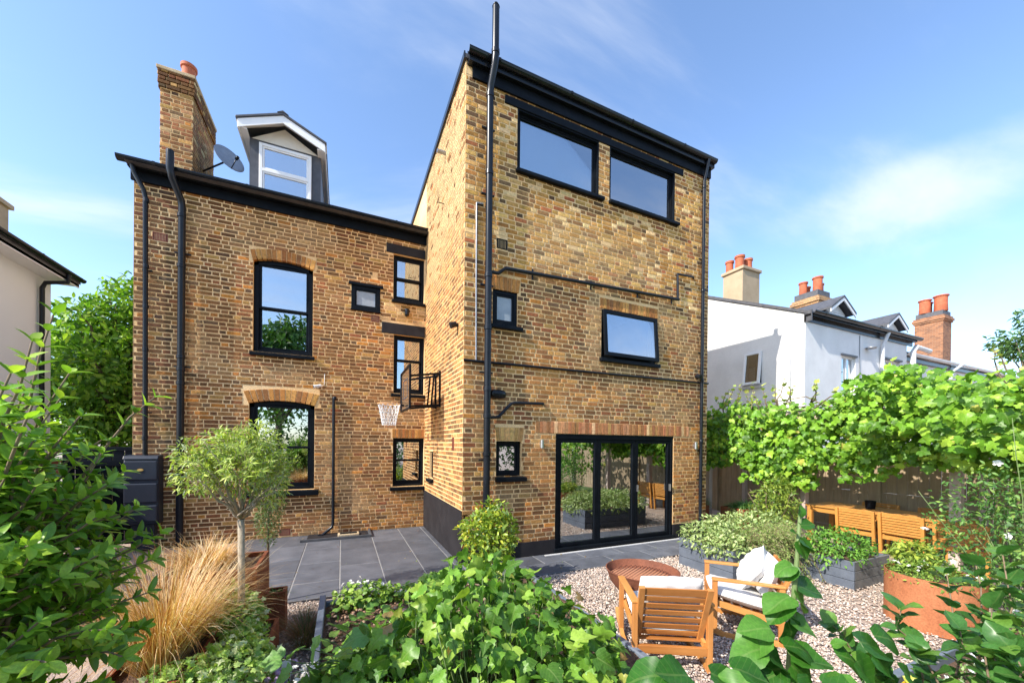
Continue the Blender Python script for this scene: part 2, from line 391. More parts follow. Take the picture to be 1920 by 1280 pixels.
house = thing('brick_house', 'tall brown brick house with black window frames and a square rear tower', 'house')
TW = Wall((0, 0, 0), (1, 0, 0), (0, -1, 0))          # tower front
SW = Wall((0, 0, 0), (0, 1, 0), (-1, 0, 0))          # tower side, towards the patio
LW = Wall((0, 3.006, 0), (1, 0, 0), (0, -1, 0))      # rear wall of the lower wing
GW = Wall((-5.09, 3.006, 0), (0, 1, 0), (-1, 0, 0))  # gable side of the wing
RW = Wall((5.49, 0, 0), (0, 1, 0), (1, 0, 0))        # far side of the tower
TWD = 5.49
# openings (u0,u1,z0,z1)
T_OP = dict(top_a=(0.90, 2.555, 6.50, 7.50), top_b=(2.81, 4.465, 6.50, 7.50), small_a=(0.485, 0.93, 3.865, 4.43), mid=(2.66, 4.005, 3.545, 4.44),
            door=(1.70, 4.515, 0.0, 2.10), small_b=(0.57, 1.035, 1.375, 1.955))
L_OP = dict(sash_a=(-3.335, -2.30, 3.665, 5.515), sash_b=(-3.39, -2.255, 0.945, 2.73), small=(-1.577, -0.993, 4.76, 5.275),
            stair_a=(-0.72, -0.035, 5.10, 6.12), stair_b=(-0.70, -0.02, 3.02, 4.33), low=(-0.70, -0.012, 0.935, 2.02))
S_OP = dict(slit=(2.10, 2.46, 1.17, 1.74))
tz = list(T_OP.values()); lz = list(L_OP.values()); sz = list(S_OP.values())
wall_tower = backing(TW, 0, TWD, 0, 7.86, tz, M['mortar'], 'wall', house)
backing(SW, 0, 7.0, 0, 7.93, sz, M['mortar'], 'wall', house)
backing(LW, -5.09, 0.0, 0, 6.62, lz, M['mortar'], 'wall', house)
mg, ngt, bg_ = new_mat('gable_brick'); ngt.links.new(ramp(ngt, noise(ngt, coord(ngt), 14, 5), [(0.3, (0.30, 0.23, 0.17)), (0.7, (0.42, 0.33, 0.25))]), bg_.inputs['Base Color']); bg_.inputs['Roughness'].default_value = 0.9
backing(GW, 0, 6.5, 0, 6.62, [], mg, 'wall', house)
backing(RW, 0, 7.0, 0, 7.93, [], M['mortar'], 'wall', house)
mbk = MB().box((-5.09, 9.5, 0), (5.49, 9.7, 6.6)).build('wall', M['mortar'], house)
# zones kept free of ordinary bricks (openings + arches, lintels, air bricks)
T_Z = tz + [(0.665, 4.69, 7.50, 7.635), (0.43, 0.985, 4.43, 4.66), (2.60, 4.06, 4.44, 4.65), (1.29, 4.96, 2.10, 2.315), (0.55, 1.08, 1.955, 2.19), (0.54, 0.74, 5.10, 5.27)]
T_ZR = T_Z + [(-1, 1.70, -1, 0.245), (4.515, 9, -1, 0.285)]
L_Z = lz + [(-3.40, -2.245, 5.43, 5.71), (-3.49, -2.17, 2.66, 2.97), (-1.62, -0.94, 5.275, 5.33), (-0.87, 0, 6.12, 6.32), (-0.955, 0, 4.33, 4.57), (-0.75, 0, 2.02, 2.23),
            (-4.84, -4.62, 5.47, 5.62), (-1.18, -1.0, 4.54, 4.69), (-2.87, -2.67, 0.03, 0.17), (-1.155, -1.055, 5.51, 5.61)]
S_Z = sz + [(0.5, 0.61, 1.78, 2.02), (2.57, 2.66, 1.96, 2.12), (-1, 9, -1, 0.84)]
_pn = np.random.default_rng(3).random((40, 40))
def patch(u, z, s=0.9):
    a, b = u/s+50, z/s+50; i, j = int(a) % 39, int(b) % 39; fa, fb = a-int(a), b-int(b)
    return (_pn[i, j]*(1-fa)+_pn[i+1, j]*fa)*(1-fb)+(_pn[i, j+1]*(1-fa)+_pn[i+1, j+1]*fa)*fb
def wash(c, u, z, r, k=1.0):
    """old mortar smeared over the faces of some bricks"""
    s = max(0.0, patch(u+3, z+5, 0.55)-0.58)*1.9*k*(0.4+0.8*r.random())
    for (a, b, p, q, st) in SMEAR:
        e = min(u-a, b-u, z-p, q-z)+(patch(u*2, z*2, 0.5)-0.5)*0.5
        if e > 0: s = max(s, st*min(1, e/0.15)*(0.55+0.5*r.random()))
    c = c*(1-s)+np.array([0.52, 0.335, 0.165])*s
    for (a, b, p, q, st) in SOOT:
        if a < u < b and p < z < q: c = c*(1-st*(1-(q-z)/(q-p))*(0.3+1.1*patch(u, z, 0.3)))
    return c
SMEAR = [(2.25, 4.35, 3.25, 4.75, 0.62), (1.4, 4.9, 2.3, 2.62, 0.45), (1.0, 4.2, 4.95, 5.9, 0.42), (-3.4, -2.2, 3.05, 3.6, 0.5), (-0.95, 0.0, 2.2, 2.95, 0.4), (-3.6, -2.1, 5.65, 6.45, 0.3), (-1.3, 0, 5.9, 6.5, 0.4), (0.35, 1.2, 0.9, 1.3, 0.5)]
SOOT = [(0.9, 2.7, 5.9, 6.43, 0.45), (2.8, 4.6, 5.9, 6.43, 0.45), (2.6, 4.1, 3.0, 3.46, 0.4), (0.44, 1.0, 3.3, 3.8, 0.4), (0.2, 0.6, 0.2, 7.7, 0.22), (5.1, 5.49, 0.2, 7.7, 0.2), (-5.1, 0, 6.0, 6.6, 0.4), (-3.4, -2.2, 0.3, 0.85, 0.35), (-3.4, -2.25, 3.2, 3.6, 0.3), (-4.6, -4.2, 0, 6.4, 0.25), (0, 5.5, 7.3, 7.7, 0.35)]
def pal_tower(u, z, r):
    t = (z-4.55)/0.5 + (patch(u, z)-0.5)*1.6
    if z > 5.0 and 1.0 < u < 4.2 and 5.2 < z < 6.4 and r.random() < 0.28*patch(u, z+9)*1.6: return pick(PAL_PALE, r)
    if t > r.random(): return wash(pick(PAL_NEW, r), u, z, r, 0.6)
    c = pick(PAL_OLD, r)
    if patch(u+7, z, 0.7) > 0.72: c = c*0.5+pick(PAL_ARCH, r)*0.6
    return wash(c, u, z, r)
def pal_wing(u, z, r):
    c = pick(PAL_OLD, r)
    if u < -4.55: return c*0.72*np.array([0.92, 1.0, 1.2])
    if u > -0.75 and z < 0.95: return pick(PAL_ARCH, r)*0.9
    if -0.9 < u and 4.5 < z < 5.1: return pick(PAL_PALE, r)*0.8
    k = 1.12 if patch(u, z, 1.3) > 0.55 else 1.0
    return wash(c*k, u, z, r)
def pal_side(u, z, r):
    c = pick(PAL_SIDE, r); s = min(1, max(0, (z-4.6)/1.4 + (patch(u, z)-0.5)))
    return c*(1-s)+s*(np.array([0.46, 0.33, 0.17])*(0.8+0.35*r.random()) if r.random() > 0.14 else c*0.8)
lay(TW, 0.0, TWD, 0.245, 7.70, T_ZR, pal_tower, 11)
lay(SW, 0.0, 3.0, 0.84, 7.93, S_Z, pal_side, 12, proud=(0.0015, 0.002))
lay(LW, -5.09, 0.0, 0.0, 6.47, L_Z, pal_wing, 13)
lay(RW, 0.0, 1.2, 0.3, 7.9, [], pal_tower, 14)
soldier(TW, 0.46, 0.955, 4.43, 4.655, PAL_ARCH, 21, flare=0.03)
soldier(TW, 2.62, 4.045, 4.45, 4.645, PAL_ARCH, 22)
soldier(TW, 1.295, 4.955, 2.105, 2.312, PAL_RED, 23, w=0.062)
soldier(TW, 0.565, 1.045, 1.965, 2.185, [((0.42, 0.30, 0.16), 2), ((0.3, 0.2, 0.1), 2), ((0.2, 0.12, 0.07), 1)], 24, flare=0.03)
soldier(LW, -3.345, -2.29, 5.425, 5.62, PAL_ARCH, 25, flare=0.045, curve=0.088, w=0.072)
soldier(LW, -3.40, -2.25, 2.65, 2.88, PAL_ARCH, 26, flare=0.085, curve=0.075, w=0.075)
soldier(LW, -0.72, -0.012, 2.025, 2.225, PAL_ARCH, 27, flare=0.0, w=0.06)

# chimney of the wing: brick prism with an oversailing cap
CH = (-5.13, -4.60, 4.12, 5.50)
chim = MB().box((CH[0]+.004, CH[2]+.004, 6.4), (CH[1]-.004, CH[3]-.004, 9.40)).build('chimney', M['mortar'], house)
CF = Wall((CH[0], CH[2], 0), (1, 0, 0), (0, -1, 0)); CR = Wall((CH[1], CH[2], 0), (0, 1, 0), (1, 0, 0)); CL = Wall((CH[0], CH[2], 0), (0, 1, 0), (-1, 0, 0))
def pal_chim(u, z, r):
    if 8.95 > z > 8.62: return pick(PAL_RED, r)*0.75 if r.random() < 0.2 else pick(PAL_OLD, r)*1.2
    if z < 8.62 and z > 7.9 and r.random() < 0.45: return pick(PAL_RED, r)*0.7
    if r.random() < 0.12: return pick(PAL_PALE, r)*0.7
    return pick(PAL_OLD, r)*(1.1 if z < 8.7 else 0.72)
for CW, w in ((CF, CH[1]-CH[0]), (CR, CH[3]-CH[2]), (CL, CH[3]-CH[2])):
    lay(CW, 0, w, 7.0, 9.02, [], pal_chim, 31+int(w*10))
    lay(CW, -0.03, w+0.03, 9.02, 9.36, [], pal_chim, 41+int(w*10), proud=(0.034, 0.004), depth=0.05)
MB().box((CH[0]-.05, CH[2]-.05, 9.362), (CH[1]+.05, CH[3]+.05, 9.43)).build('capping', M['mortar_new'], chim, bevel=0.012)
def pot(parent, x, y, z, r=0.12, h=0.36, name='chimney_pot'):
    return MB().lathe([(r*0.95, 0), (r, 0.02), (r*0.93, h*0.5), (r*0.95, h-0.07), (r*1.13, h-0.06), (r*1.13, h), (r*0.9, h), (r*0.86, h-0.06), (r*0.8, 0.02)], 24, (x, y, z)).build(name, M['pot'], parent, True, autosmooth=True)
pot(chim, -4.74, 4.36, 9.43, 0.125, 0.36)

# realise the bricks: the 300 that show largest are objects of their own, the rest one mass
def realise_bricks(parent, n_single=300):
    fr = np.array([[tuple(p) for p in b[0]] for b in BRICKS]); bk = np.array([[tuple(p) for p in b[1]] for b in BRICKS])
    nn = np.array([tuple(b[2]) for b in BRICKS]); tint = np.array([b[3] for b in BRICKS])
    cen = fr.mean(1); area = np.linalg.norm(np.cross(fr[:, 2]-fr[:, 0], fr[:, 3]-fr[:, 1]), axis=1)/2
    to = CAM-cen; dist = np.linalg.norm(to, axis=1); cosv = (to*nn).sum(1)/dist
    dep = (cen-CAM)@FWD; sx = 957+706*((cen-CAM)@RGT)/dep; sy = 836-706*((cen-CAM)@UPV)/dep
    hidden = (cosv <= 0) | (np.abs(sx-912) < 14) | ((np.abs(sx-920) < 66) & (sy > 950)) | ((sx < 540) & (sy > 800)) | (sy < 20)
    score = np.where(hidden, 0, area*cosv/dep**2); order = np.argsort(-score)
    # brick: chamfered front
    ed = fr.mean(1, keepdims=True); inset = fr + norm(ed-fr)*0.006
    mid = fr - nn[:, None, :]*0.005
    V = np.concatenate([inset, mid, bk], axis=1)                         # 12 verts
    F = [(0, 1, 2, 3)] + [(i+4, (i+1) % 4+4, (i+1) % 4, i) for i in range(4)] + [(i+8, (i+1) % 4+8, (i+1) % 4+4, i+4) for i in range(4)]
    F = np.array(F)
    for k in order[:n_single]:
        me = np_mesh('brick', V[k], F, M['brick'], False, {'tint': ('FLOAT_COLOR', np.tile(np.append(tint[k], 1), (12, 1)))})
        link(bpy.data.objects.new('brick', me), parent)
    rest = order[n_single:]; n = len(rest)
    me = np_mesh('brickwork', V[rest].reshape(-1, 3), (F[None]+12*np.arange(n)[:, None, None]).reshape(-1, 4), M['brick'], False,
                 {'tint': ('FLOAT_COLOR', np.repeat(np.c_[tint[rest], np.ones(n)], 12, axis=0))})
    o = link(bpy.data.objects.new('brickwork', me), parent); o['kind'] = 'stuff'; return n
realise_bricks(house)

# ------------------------------------------------------------------ plinth, roofs, fascias, gutters
mb = MB(); TW.box(mb, -0.014, 1.70, 0, 0.245, -0.1, 0.014); mb.build('plinth', M['plinth'], house, bevel=0.004)
mb = MB(); TW.box(mb, 4.515, TWD+0.01, 0, 0.285, -0.1, 0.014); mb.build('plinth', M['plinth'], house, bevel=0.004)
mb = MB(); SW.box(mb, 0.003, 3.0, 0, 0.84, -0.1, 0.016); mb.build('plinth', M['plinth'], house, bevel=0.006)
MB().box((-0.03, -0.03, 7.935), (5.51, 7.1, 8.0)).build('roof', M['slate_roof'], house)
mb = MB(); SW.box(mb, -0.03, 7.1, 7.925, 8.03, 0.022, 0.042); mb.build('roof_trim', M['gutter'], house)
mb = MB(); TW.box(mb, 0.10, TWD, 7.67, 7.86, 0.0, 0.035); mb.build('fascia', M['black'], house, bevel=0.004)
mb = MB(); TW.box(mb, 0.02, TWD+.01, 7.845, 7.93, 0.0, 0.11); mb.build('soffit', M['gutter'], house, bevel=0.004)
def gutter(W, u0, u1, z, d, r, name='gutter', parent=house, mat='gutter'):
    prof = [(-r, 0.012), (-r, 0)] + [(-r*math.cos(a), -r*math.sin(a)) for a in np.linspace(0.2, math.pi-0.2, 9)] + [(r, 0), (r, 0.012), (r-0.008, 0.012)] + \
           [((r-0.008)*math.cos(a), -(r-0.008)*math.sin(a)) for a in np.linspace(0.1, math.pi-0.1, 9)] + [(-r+0.008, 0.012)]
    mb = MB(); mb.prism(prof, u0, u1, lambda a, b, h: W.P(h, z+b, d+a)); o = mb.build(name, M[mat], parent)
    k = u0+0.5
    while k < u1:
        c = MB(); pr = [((r+0.006)*math.cos(a), -(r+0.006)*math.sin(a)+0.004) for a in np.linspace(0, math.pi, 10)] + [(-r-0.006, 0.016), (r+0.006, 0.016)]
        c.prism(pr, k-0.02, k+0.02, lambda a, b, h: W.P(h, z+b, d+a)); c.build('gutter_clip', M[mat], o); k += 1.35
    return o
gutter(TW, -0.0, TWD+0.02, 7.985, 0.125, 0.06)
mb = MB(); TW.box(mb, TWD-0.02, TWD+0.05, 7.9, 8.13, -0.06, 0.06); mb.build('verge_cap', M['gutter'], house, bevel=0.01)
# wing roof
mb = MB(); mb.prism([(2.72, 6.62), (6.2, 8.25), (9.7, 6.62)], -5.12, 0.0, lambda a, b, h: (h, a, b)); mb.build('roof', M['slate_roof'], house)
mb = MB(); LW.box(mb, -5.12, 0.0, 6.44, 6.64, 0.0, 0.045); mb.build('fascia', M['black'], house, bevel=0.004)
mb = MB(); LW.box(mb, -5.12, 0.0, 6.60, 6.66, -0.1, 0.16); mb.build('soffit', M['gutter'], house, bevel=0.004)
gutter(LW, -5.24, -0.01, 6.705, 0.18, 0.07)

# ------------------------------------------------------------------ interiors (dark rooms behind the glass)
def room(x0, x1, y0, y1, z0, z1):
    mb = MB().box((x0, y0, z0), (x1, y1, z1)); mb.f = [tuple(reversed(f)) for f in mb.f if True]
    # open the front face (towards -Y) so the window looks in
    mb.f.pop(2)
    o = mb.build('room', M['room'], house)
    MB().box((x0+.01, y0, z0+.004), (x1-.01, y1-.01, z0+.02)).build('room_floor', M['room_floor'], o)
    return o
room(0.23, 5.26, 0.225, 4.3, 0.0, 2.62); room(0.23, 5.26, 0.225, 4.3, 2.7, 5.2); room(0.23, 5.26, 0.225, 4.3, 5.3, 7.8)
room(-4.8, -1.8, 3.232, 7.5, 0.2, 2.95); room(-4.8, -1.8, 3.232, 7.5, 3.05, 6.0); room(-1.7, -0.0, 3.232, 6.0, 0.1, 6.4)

# ------------------------------------------------------------------ windows
def sill(W, u0, u1, z0, z1, parent, d=0.07, mat='black'):
    mb = MB(); mb.prism([(-0.1, z0), (d, z0), (d, z1-0.018), (-0.1, z1)], u0, u1, lambda a, b, h: W.P(h, b, a)); return mb.build('sill', M[mat], parent, bevel=0.006)
def rect_frame(mb, W, u0, u1, z0, z1, t, d0, d1, bottom=None):
    bt = bottom or t
    W.box(mb, u0, u0+t, z0, z1, d0, d1); W.box(mb, u1-t, u1, z0, z1, d0, d1)
    W.box(mb, u0+t, u1-t, z1-t, z1, d0, d1); W.box(mb, u0+t, u1-t, z0, z0+bt, d0, d1)
def pane(W, u0, u1, z0, z1, d, parent, mat='glass'):
    mb = MB(); W.box(mb, u0, u1, z0, z1, d-0.004, d); return mb.build('pane', M[mat], parent)
def fixed_window(W, op, t=0.055, d=-0.06, mat='glass', parent=house):
    u0, u1, z0, z1 = op; mb = MB(); rect_frame(mb, W, u0, u1, z0, z1, t, d-0.06, d); w = mb.build('window', M['black'], parent, bevel=0.004)
    mb = MB(); rect_frame(mb, W, u0+t, u1-t, z0+t, z1-t, 0.03, d-0.045, d-0.012); mb.build('sash', M['black'], w, bevel=0.003)
    pane(W, u0+t+0.028, u1-t-0.028, z0+t+0.028, z1-t-0.028, d-0.03, w, mat); return w
def pane_backing(W, u0, u1, z0, z1, d, parent, mat):  # plain sheet set behind a pane
    mb = MB(); W.box(mb, u0, u1, z0, z1, d-0.01, d); return mb.build('pane_backing', mat, parent)
def sash_window(W, op, zm, rise=0.0, t=0.085, d=-0.075, parent=house):
    u0, u1, z0, z1 = op; mb = MB()
    W.box(mb, u0, u0+t, z0, z1, d-0.1, d); W.box(mb, u1-t, u1, z0, z1, d-0.1, d); W.box(mb, u0+t, u1-t, z0, z0+0.06, d-0.1, d+0.01)
    if rise:
        n = 12; lo = [(u0+(u1-u0)*i/n, z1-t-rise*((2*i/n-1)**2)) for i in range(n+1)]
        mb.prism(lo+[(u1, z1+0.06), (u0, z1+0.06)], d-0.1, d, lambda a, b, h: W.P(a, b, h))
    else: W.box(mb, u0+t, u1-t, z1-t, z1, d-0.1, d)
    w = mb.build('window', M['black'], parent, bevel=0.004)
    s = MB(); rect_frame(s, W, u0+t, u1-t, zm-0.02, z1-t-(0.0 if not rise else 0.01), 0.045, d-0.06, d-0.02); s.build('sash', M['black'], w, bevel=0.003)
    s = MB(); rect_frame(s, W, u0+t, u1-t, z0+0.06, zm+0.02, 0.045, d-0.1, d-0.062, 0.07); s.build('sash', M['black'], w, bevel=0.003)
    pane(W, u0+t+0.04, u1-t-0.04, zm+0.02, z1-t-0.04, d-0.04, w); pane(W, u0+t+0.04, u1-t-0.04, z0+0.125, zm-0.02, d-0.08, w)
    return w
def dark_lining(W, op, parent, d0=-0.12, d1=0.004):
    u0, u1, z0, z1 = op; mb = MB(); W.box(mb, u0-.001, u0+0.022, z0, z1, d0, d1); W.box(mb, u1-0.022, u1+.001, z0, z1, d0, d1); W.box(mb, u0+.022, u1-.022, z1-0.022, z1, d0, d1); mb.build('dark_reveal_strip', M['black'], parent)  # black strips added in the brick reveals to darken the recess
wa = fixed_window(TW, T_OP['top_a']); sill(TW, 0.87, 2.66, 6.425, 6.5, wa)
wb = fixed_window(TW, T_OP['top_b']); sill(TW, 2.79, 4.56, 6.425, 6.5, wb)
pane_backing(TW, 0.93, 2.53, 6.53, 7.48, -0.21, wa, M['white']); pane_backing(TW, 2.84, 4.44, 6.53, 7.48, -0.21, wb, M['white']); dark_lining(TW, T_OP['top_a'], wa); dark_lining(TW, T_OP['top_b'], wb)  # white sheets added behind the panes to lift the glass to pale grey
mb = MB(); TW.box(mb, 0.665, 4.69, 7.502, 7.632, -0.2, 0.022); mb.build('lintel', M['black'], house, bevel=0.006)
wc = fixed_window(TW, T_OP['small_a'], 0.06, -0.02, 'frosted'); sill(TW, 0.44, 1.01, 3.79, 3.865, wc)
# top-hung window standing ajar
u0, u1, z0, z1 = T_OP['mid']
mb = MB(); rect_frame(mb, TW, u0, u1, z0, z1, 0.05, -0.09, -0.02); wd = mb.build('window', M['black'], house, bevel=0.004)
hinge = TW.P(0, z1-0.02, -0.005); rot = Matrix.Rotation(R(-4.5), 3, 'X')
def tilt(q): return hinge + rot @ (TW.T(q) - hinge)
mb = MB()
for (a, b, c, e) in ((u0+.012, u0+.082, z0+.012, z1-.012), (u1-.082, u1-.012, z0+.012, z1-.012), (u0+.082, u1-.082, z1-.082, z1-.012), (u0+.082, u1-.082, z0+.012, z0+.082)):
    mb.box((a, c, 0.0), (b, e, 0.045), tilt)
mb.build('sash', M['black'], wd, bevel=0.004)
mb = MB().box((u0+.078, z0+.078, 0.018), (u1-.078, z1-.078, 0.024), tilt); mb.build('pane', M['glass'], wd)
sill(TW, 2.62, 4.075, 3.46, 3.545, wd)
we = fixed_window(TW, T_OP['small_b'], 0.06, -0.07); sill(TW, 0.555, 1.105, 1.285, 1.375, we, 0.08)
pane_backing(TW, 0.66, 0.95, 1.48, 1.93, -0.26, we, M['lead'])
for zz in (1.56, 1.68, 1.80):
    mb = MB(); TW.box(mb, 0.66, 0.96, zz, zz+0.012, -0.25, -0.15); mb.build('shelf', M['grey_metal'], we)
wf = sash_window(LW, L_OP['sash_a'], 4.56, 0.075); sill(LW, -3.375, -2.265, 3.585, 3.665, wf, 0.08)
wg = sash_window(LW, L_OP['sash_b'], 1.80, 0.07); sill(LW, -3.44, -2.17, 0.83, 0.945, wg, 0.09)
wh = fixed_window(LW, L_OP['small'], 0.075, 0.01, 'frosted'); sill(LW, -1.59, -0.98, 4.735, 4.775, wh, 0.05)
mb = MB(); LW.box(mb, -1.63, -0.935, 5.272, 5.33, -0.05, 0.05); mb.build('drip_head', M['black'], wh, bevel=0.004)
wi = sash_window(LW, L_OP['stair_a'], 5.62, 0.0, 0.05); sill(LW, -0.75, -0.02, 5.03, 5.10, wi, 0.08)
wj = sash_window(LW, L_OP['stair_b'], 3.78, 0.0, 0.05); sill(LW, -0.755, -0.005, 2.94, 3.02, wj, 0.07)
wk = sash_window(LW, L_OP['low'], 1.52, 0.0, 0.05); sill(LW, -0.76, -0.003, 0.85, 0.935, wk, 0.07)
for (a, b, c, e) in ((-0.87, -0.02, 6.122, 6.32), (-0.955, -0.018, 4.332, 4.57)):
    mb = MB(); LW.box(mb, a, b, c, e, -0.2, 0.02); mb.build('lintel', M['plinth'], house, bevel=0.006)
ws = fixed_window(SW, S_OP['slit'], 0.05, -0.05); sill(SW, 2.04, 2.5, 1.09, 1.17, ws, 0.07)
# things seen inside the panes
pane_backing(LW, -0.62, -0.42, 1.15, 1.9, -0.3, wk, M['white'])

# ------------------------------------------------------------------ folding door
DU0, DU1, DZ = 1.70, 4.515, 2.10
mb = MB(); TW.box(mb, DU0, DU0+.06, .06, DZ, -0.12, -0.01); TW.box(mb, DU1-.06, DU1, .06, DZ, -0.12, -0.01); TW.box(mb, DU0+.06, DU1-.06, DZ-.085, DZ, -0.12, -0.01); TW.box(mb, DU0-.03, DU1+.03, 0.02, .075, -0.2, 0.05)
door = mb.build('folding_door', M['black'], house, bevel=0.004)
edges = [DU0+.062, 2.632, 3.53, DU1-.062]
for k in range(3):
    a, b = edges[k]+0.003, edges[k+1]-0.003
    mb = MB(); rect_frame(mb, TW, a, b, .08, DZ-.088, 0.068, -0.095, -0.025); leafd = mb.build('door_leaf', M['black'], door, bevel=0.004)
    mb = MB(); TW.box(mb, a+.064, b-.064, .144, DZ-.152, -0.062, -0.056); mb.build('pane', M['glass_door'], door)
mb = MB(); TW.box(mb, 3.565, 3.58, 1.0, 1.13, -0.025, 0.02); TW.box(mb, DU1-.1, DU1-.085, 0.98, 1.12, -0.025, 0.03); mb.build('handle', M['steel'], door, bevel=0.003)
mb = MB(); TW.box(mb, DU0-.25, DU1+.12, 0.0, 0.010, 0.075, 0.125); mb.build('drain_channel', speckle('channel_stone', (0.5, 0.5, 0.49), (0.62, 0.61, 0.6), 30, 0.7), door)
# pale sofa and rug inside
sofa = MB(); sofa.box((2.0, 2.6, 0.03), (4.2, 3.5, 0.42)); sofa.box((2.0, 3.3, 0.42), (4.2, 3.55, 0.8)); 
tag(sofa.build('sofa', speckle('sofa_cloth', (0.16, 0.02, 0.02), (0.22, 0.03, 0.03), 8, 0.9), None, bevel=0.05), 'dark red sofa behind the glass of the folding door', 'sofa')
rug = MB().box((1.2, 0.5, 0.024), (4.6, 2.3, 0.036)).build('rug', speckle('rug_cloth', (0.4, 0.36, 0.32), (0.5, 0.46, 0.42), 20, 0.95)); tag(rug, 'pale rug on the floor just inside the folding door', 'rug')

# ------------------------------------------------------------------ pipes, vents
def pipe(pts, r, name='downpipe', collars=(), mat='pipe', parent=house, seg=14):
    o = MB().tube(pts, r, seg).build(name, M[mat], parent, True, autosmooth=True)
    for c in collars:
        c = Vector(c); MB().tube([c-Vector((0, 0, 0.035)), c-Vector((0, 0, 0.03)), c+Vector((0, 0, 0.03)), c+Vector((0, 0, 0.035))], [r*1.05, r*1.17, r*1.17, r*1.05], seg).build('collar', M[mat], o, True, autosmooth=True)
    return o
def bracket(parent, p, w=0.11, n=Vector((0, 1, 0))):
    b = MB(); p = Vector(p); b.box((p.x-w, p.y+0.015, p.z-0.012), (p.x+w, p.y+0.045, p.z+0.012)); b.build('bracket', M['pipe'], parent, bevel=0.003)
py = -0.10
p1 = pipe([(0.37, py, -0.02), (0.37, py, 7.45), (0.372, py-0.02, 7.56), (0.385, -0.25, 7.78), (0.388, -0.27, 7.9), (0.388, -0.27, 8.66)], 0.055,
          collars=[(0.37, py, z) for z in (1.75, 2.35, 2.78, 3.75, 4.58, 6.2, 7.42)] + [(0.388, -0.27, 7.96)])
for z in (1.65, 3.05, 4.45, 5.9, 6.95): bracket(p1, (0.37, py+0.04, z))
MB().lathe([(0.0, 0.06), (0.035, 0.05), (0.06, 0.0), (0.05, 0.0)], 14, (0.388, -0.27, 8.65)).build('cowl', M['pipe'], p1, True)
p2 = pipe([(5.245, -0.06, 0.28), (5.25, -0.06, 7.55), (5.26, -0.10, 7.72), (5.27, -0.15, 7.94)], 0.034, collars=[(5.25, -0.06, z) for z in (2.0, 3.3, 5.2, 7.4)])
for z in (1.2, 3.9, 5.9): bracket(p2, (5.25, -0.03, z), 0.06)
YL = 3.006
p3 = pipe([(-4.885, YL-0.09, 1.60), (-4.9, YL-0.09, 6.15), (-4.92, YL-0.11, 6.27), (-5.02, YL-0.17, 6.5), (-5.05, YL-0.18, 6.65)], 0.036, collars=[(-4.89, YL-0.09, z) for z in (1.95, 3.5, 4.25, 4.95, 6.1)])
for z in (2.4, 4.9): bracket(p3, (-4.89, YL-0.06, z), 0.07)
p4 = pipe([(-4.40, YL-0.11, -0.02), (-4.39, YL-0.11, 6.1), (-4.40, YL-0.13, 6.22), (-4.47, YL-0.30, 6.48), (-4.49, YL-0.33, 6.6), (-4.49, YL-0.33, 6.93)], 0.055, collars=[(-4.395, YL-0.11, z) for z in (2.95, 3.2, 3.42, 5.05, 5.95)])
for z in (3.25, 5.3): bracket(p4, (-4.395, YL-0.07, z), 0.12)
p5 = pipe([(-1.90, YL-0.05, 2.83), (-1.895, YL-0.05, 0.22), (-1.92, YL-0.06, 0.14), (-2.13, YL-0.16, -0.02)], 0.03)
MB().tube([(-1.905, YL, 2.83), (-1.90, YL-0.05, 2.83), (-1.85, YL-0.055, 2.84)], 0.034, 10).build('elbow', M['pipe'], p5, True)
MB().lathe([(0.05, 0), (0.055, 0.02), (0.045, 0.05)], 14, (-2.13, YL-0.16, -0.02)).build('collar', M['pipe'], p5, True)
def tpipe(pts, r, parent=house, name='waste_pipe'):
    o = MB().tube([TW.P(u, z, d) for u, z, d in pts], r, 10).build(name, M['pipe'], parent, True, autosmooth=True)
    return o
w1 = tpipe([(0.40, 4.655, 0.08), (0.55, 4.665, 0.06), (0.68, 4.77, 0.06), (4.55, 4.905, 0.06)], 0.03)
tpipe([(4.52, 4.905, 0.06), (4.52, 5.43, 0.05)], 0.024); tpipe([(4.52, 5.43, 0.045), (4.98, 5.455, 0.045), (5.03, 5.456, 0.0)], 0.022)
for u in (1.2, 2.4, 3.5, 4.4):
    b = MB(); TW.box(b, u-0.012, u+0.012, 4.66+u*0.035, 4.86+u*0.02, 0.0, 0.02); b.build('bracket', M['pipe'], w1)
tpipe([(0.40, 2.325, 0.07), (0.58, 2.345, 0.06), (0.80, 2.57, 0.06), (0.86, 2.59, 0.06), (1.41, 2.605, 0.05), (1.435, 2.605, 0.0)], 0.026)
tpipe([(0.0, 3.222, 0.02), (0.23, 3.222, 0.02), (2.5, 3.24, 0.022), (5.49, 3.26, 0.02)], 0.02, name='cable_conduit')
tpipe([(0.205, 3.222, 0.015), (0.195, 4.5, 0.015), (0.19, 5.73, 0.015)], 0.013, name='cable_conduit').data.materials[0] = M['grey_metal']
tpipe([(0.19, 5.73, 0.015), (0.30, 5.74, 0.015)], 0.013, name='cable_conduit').data.materials[0] = M['grey_metal']
def air_brick(W, u0, u1, z0, z1, name='air_brick', mat='airbrick', n=9):
    mb = MB(); W.box(mb, u0, u1, z0, z1, -0.05, -0.004); o = mb.build(name, M['black'], house)
    f = MB(); rect_frame(f, W, u0, u1, z0, z1, 0.012, -0.01, 0.006); f.build('vent_frame', M[mat], o)
    for i in range(n):
        a = u0+0.012+(u1-u0-0.024)*(i+0.25)/n; s = MB(); W.box(s, a, a+(u1-u0-0.024)/n*0.55, z0+.012, z1-.012, -0.012, 0.003); s.build('louvre', M[mat], o)
air_brick(LW, -4.835, -4.625, 5.475, 5.615); air_brick(LW, -1.175, -1.005, 4.545, 4.685); air_brick(LW, -2.865, -2.675, 0.035, 0.165)
air_brick(SW, 0.505, 0.605, 1.785, 2.015, n=4); air_brick(SW, 2.575, 2.655, 1.965, 2.115, n=3)
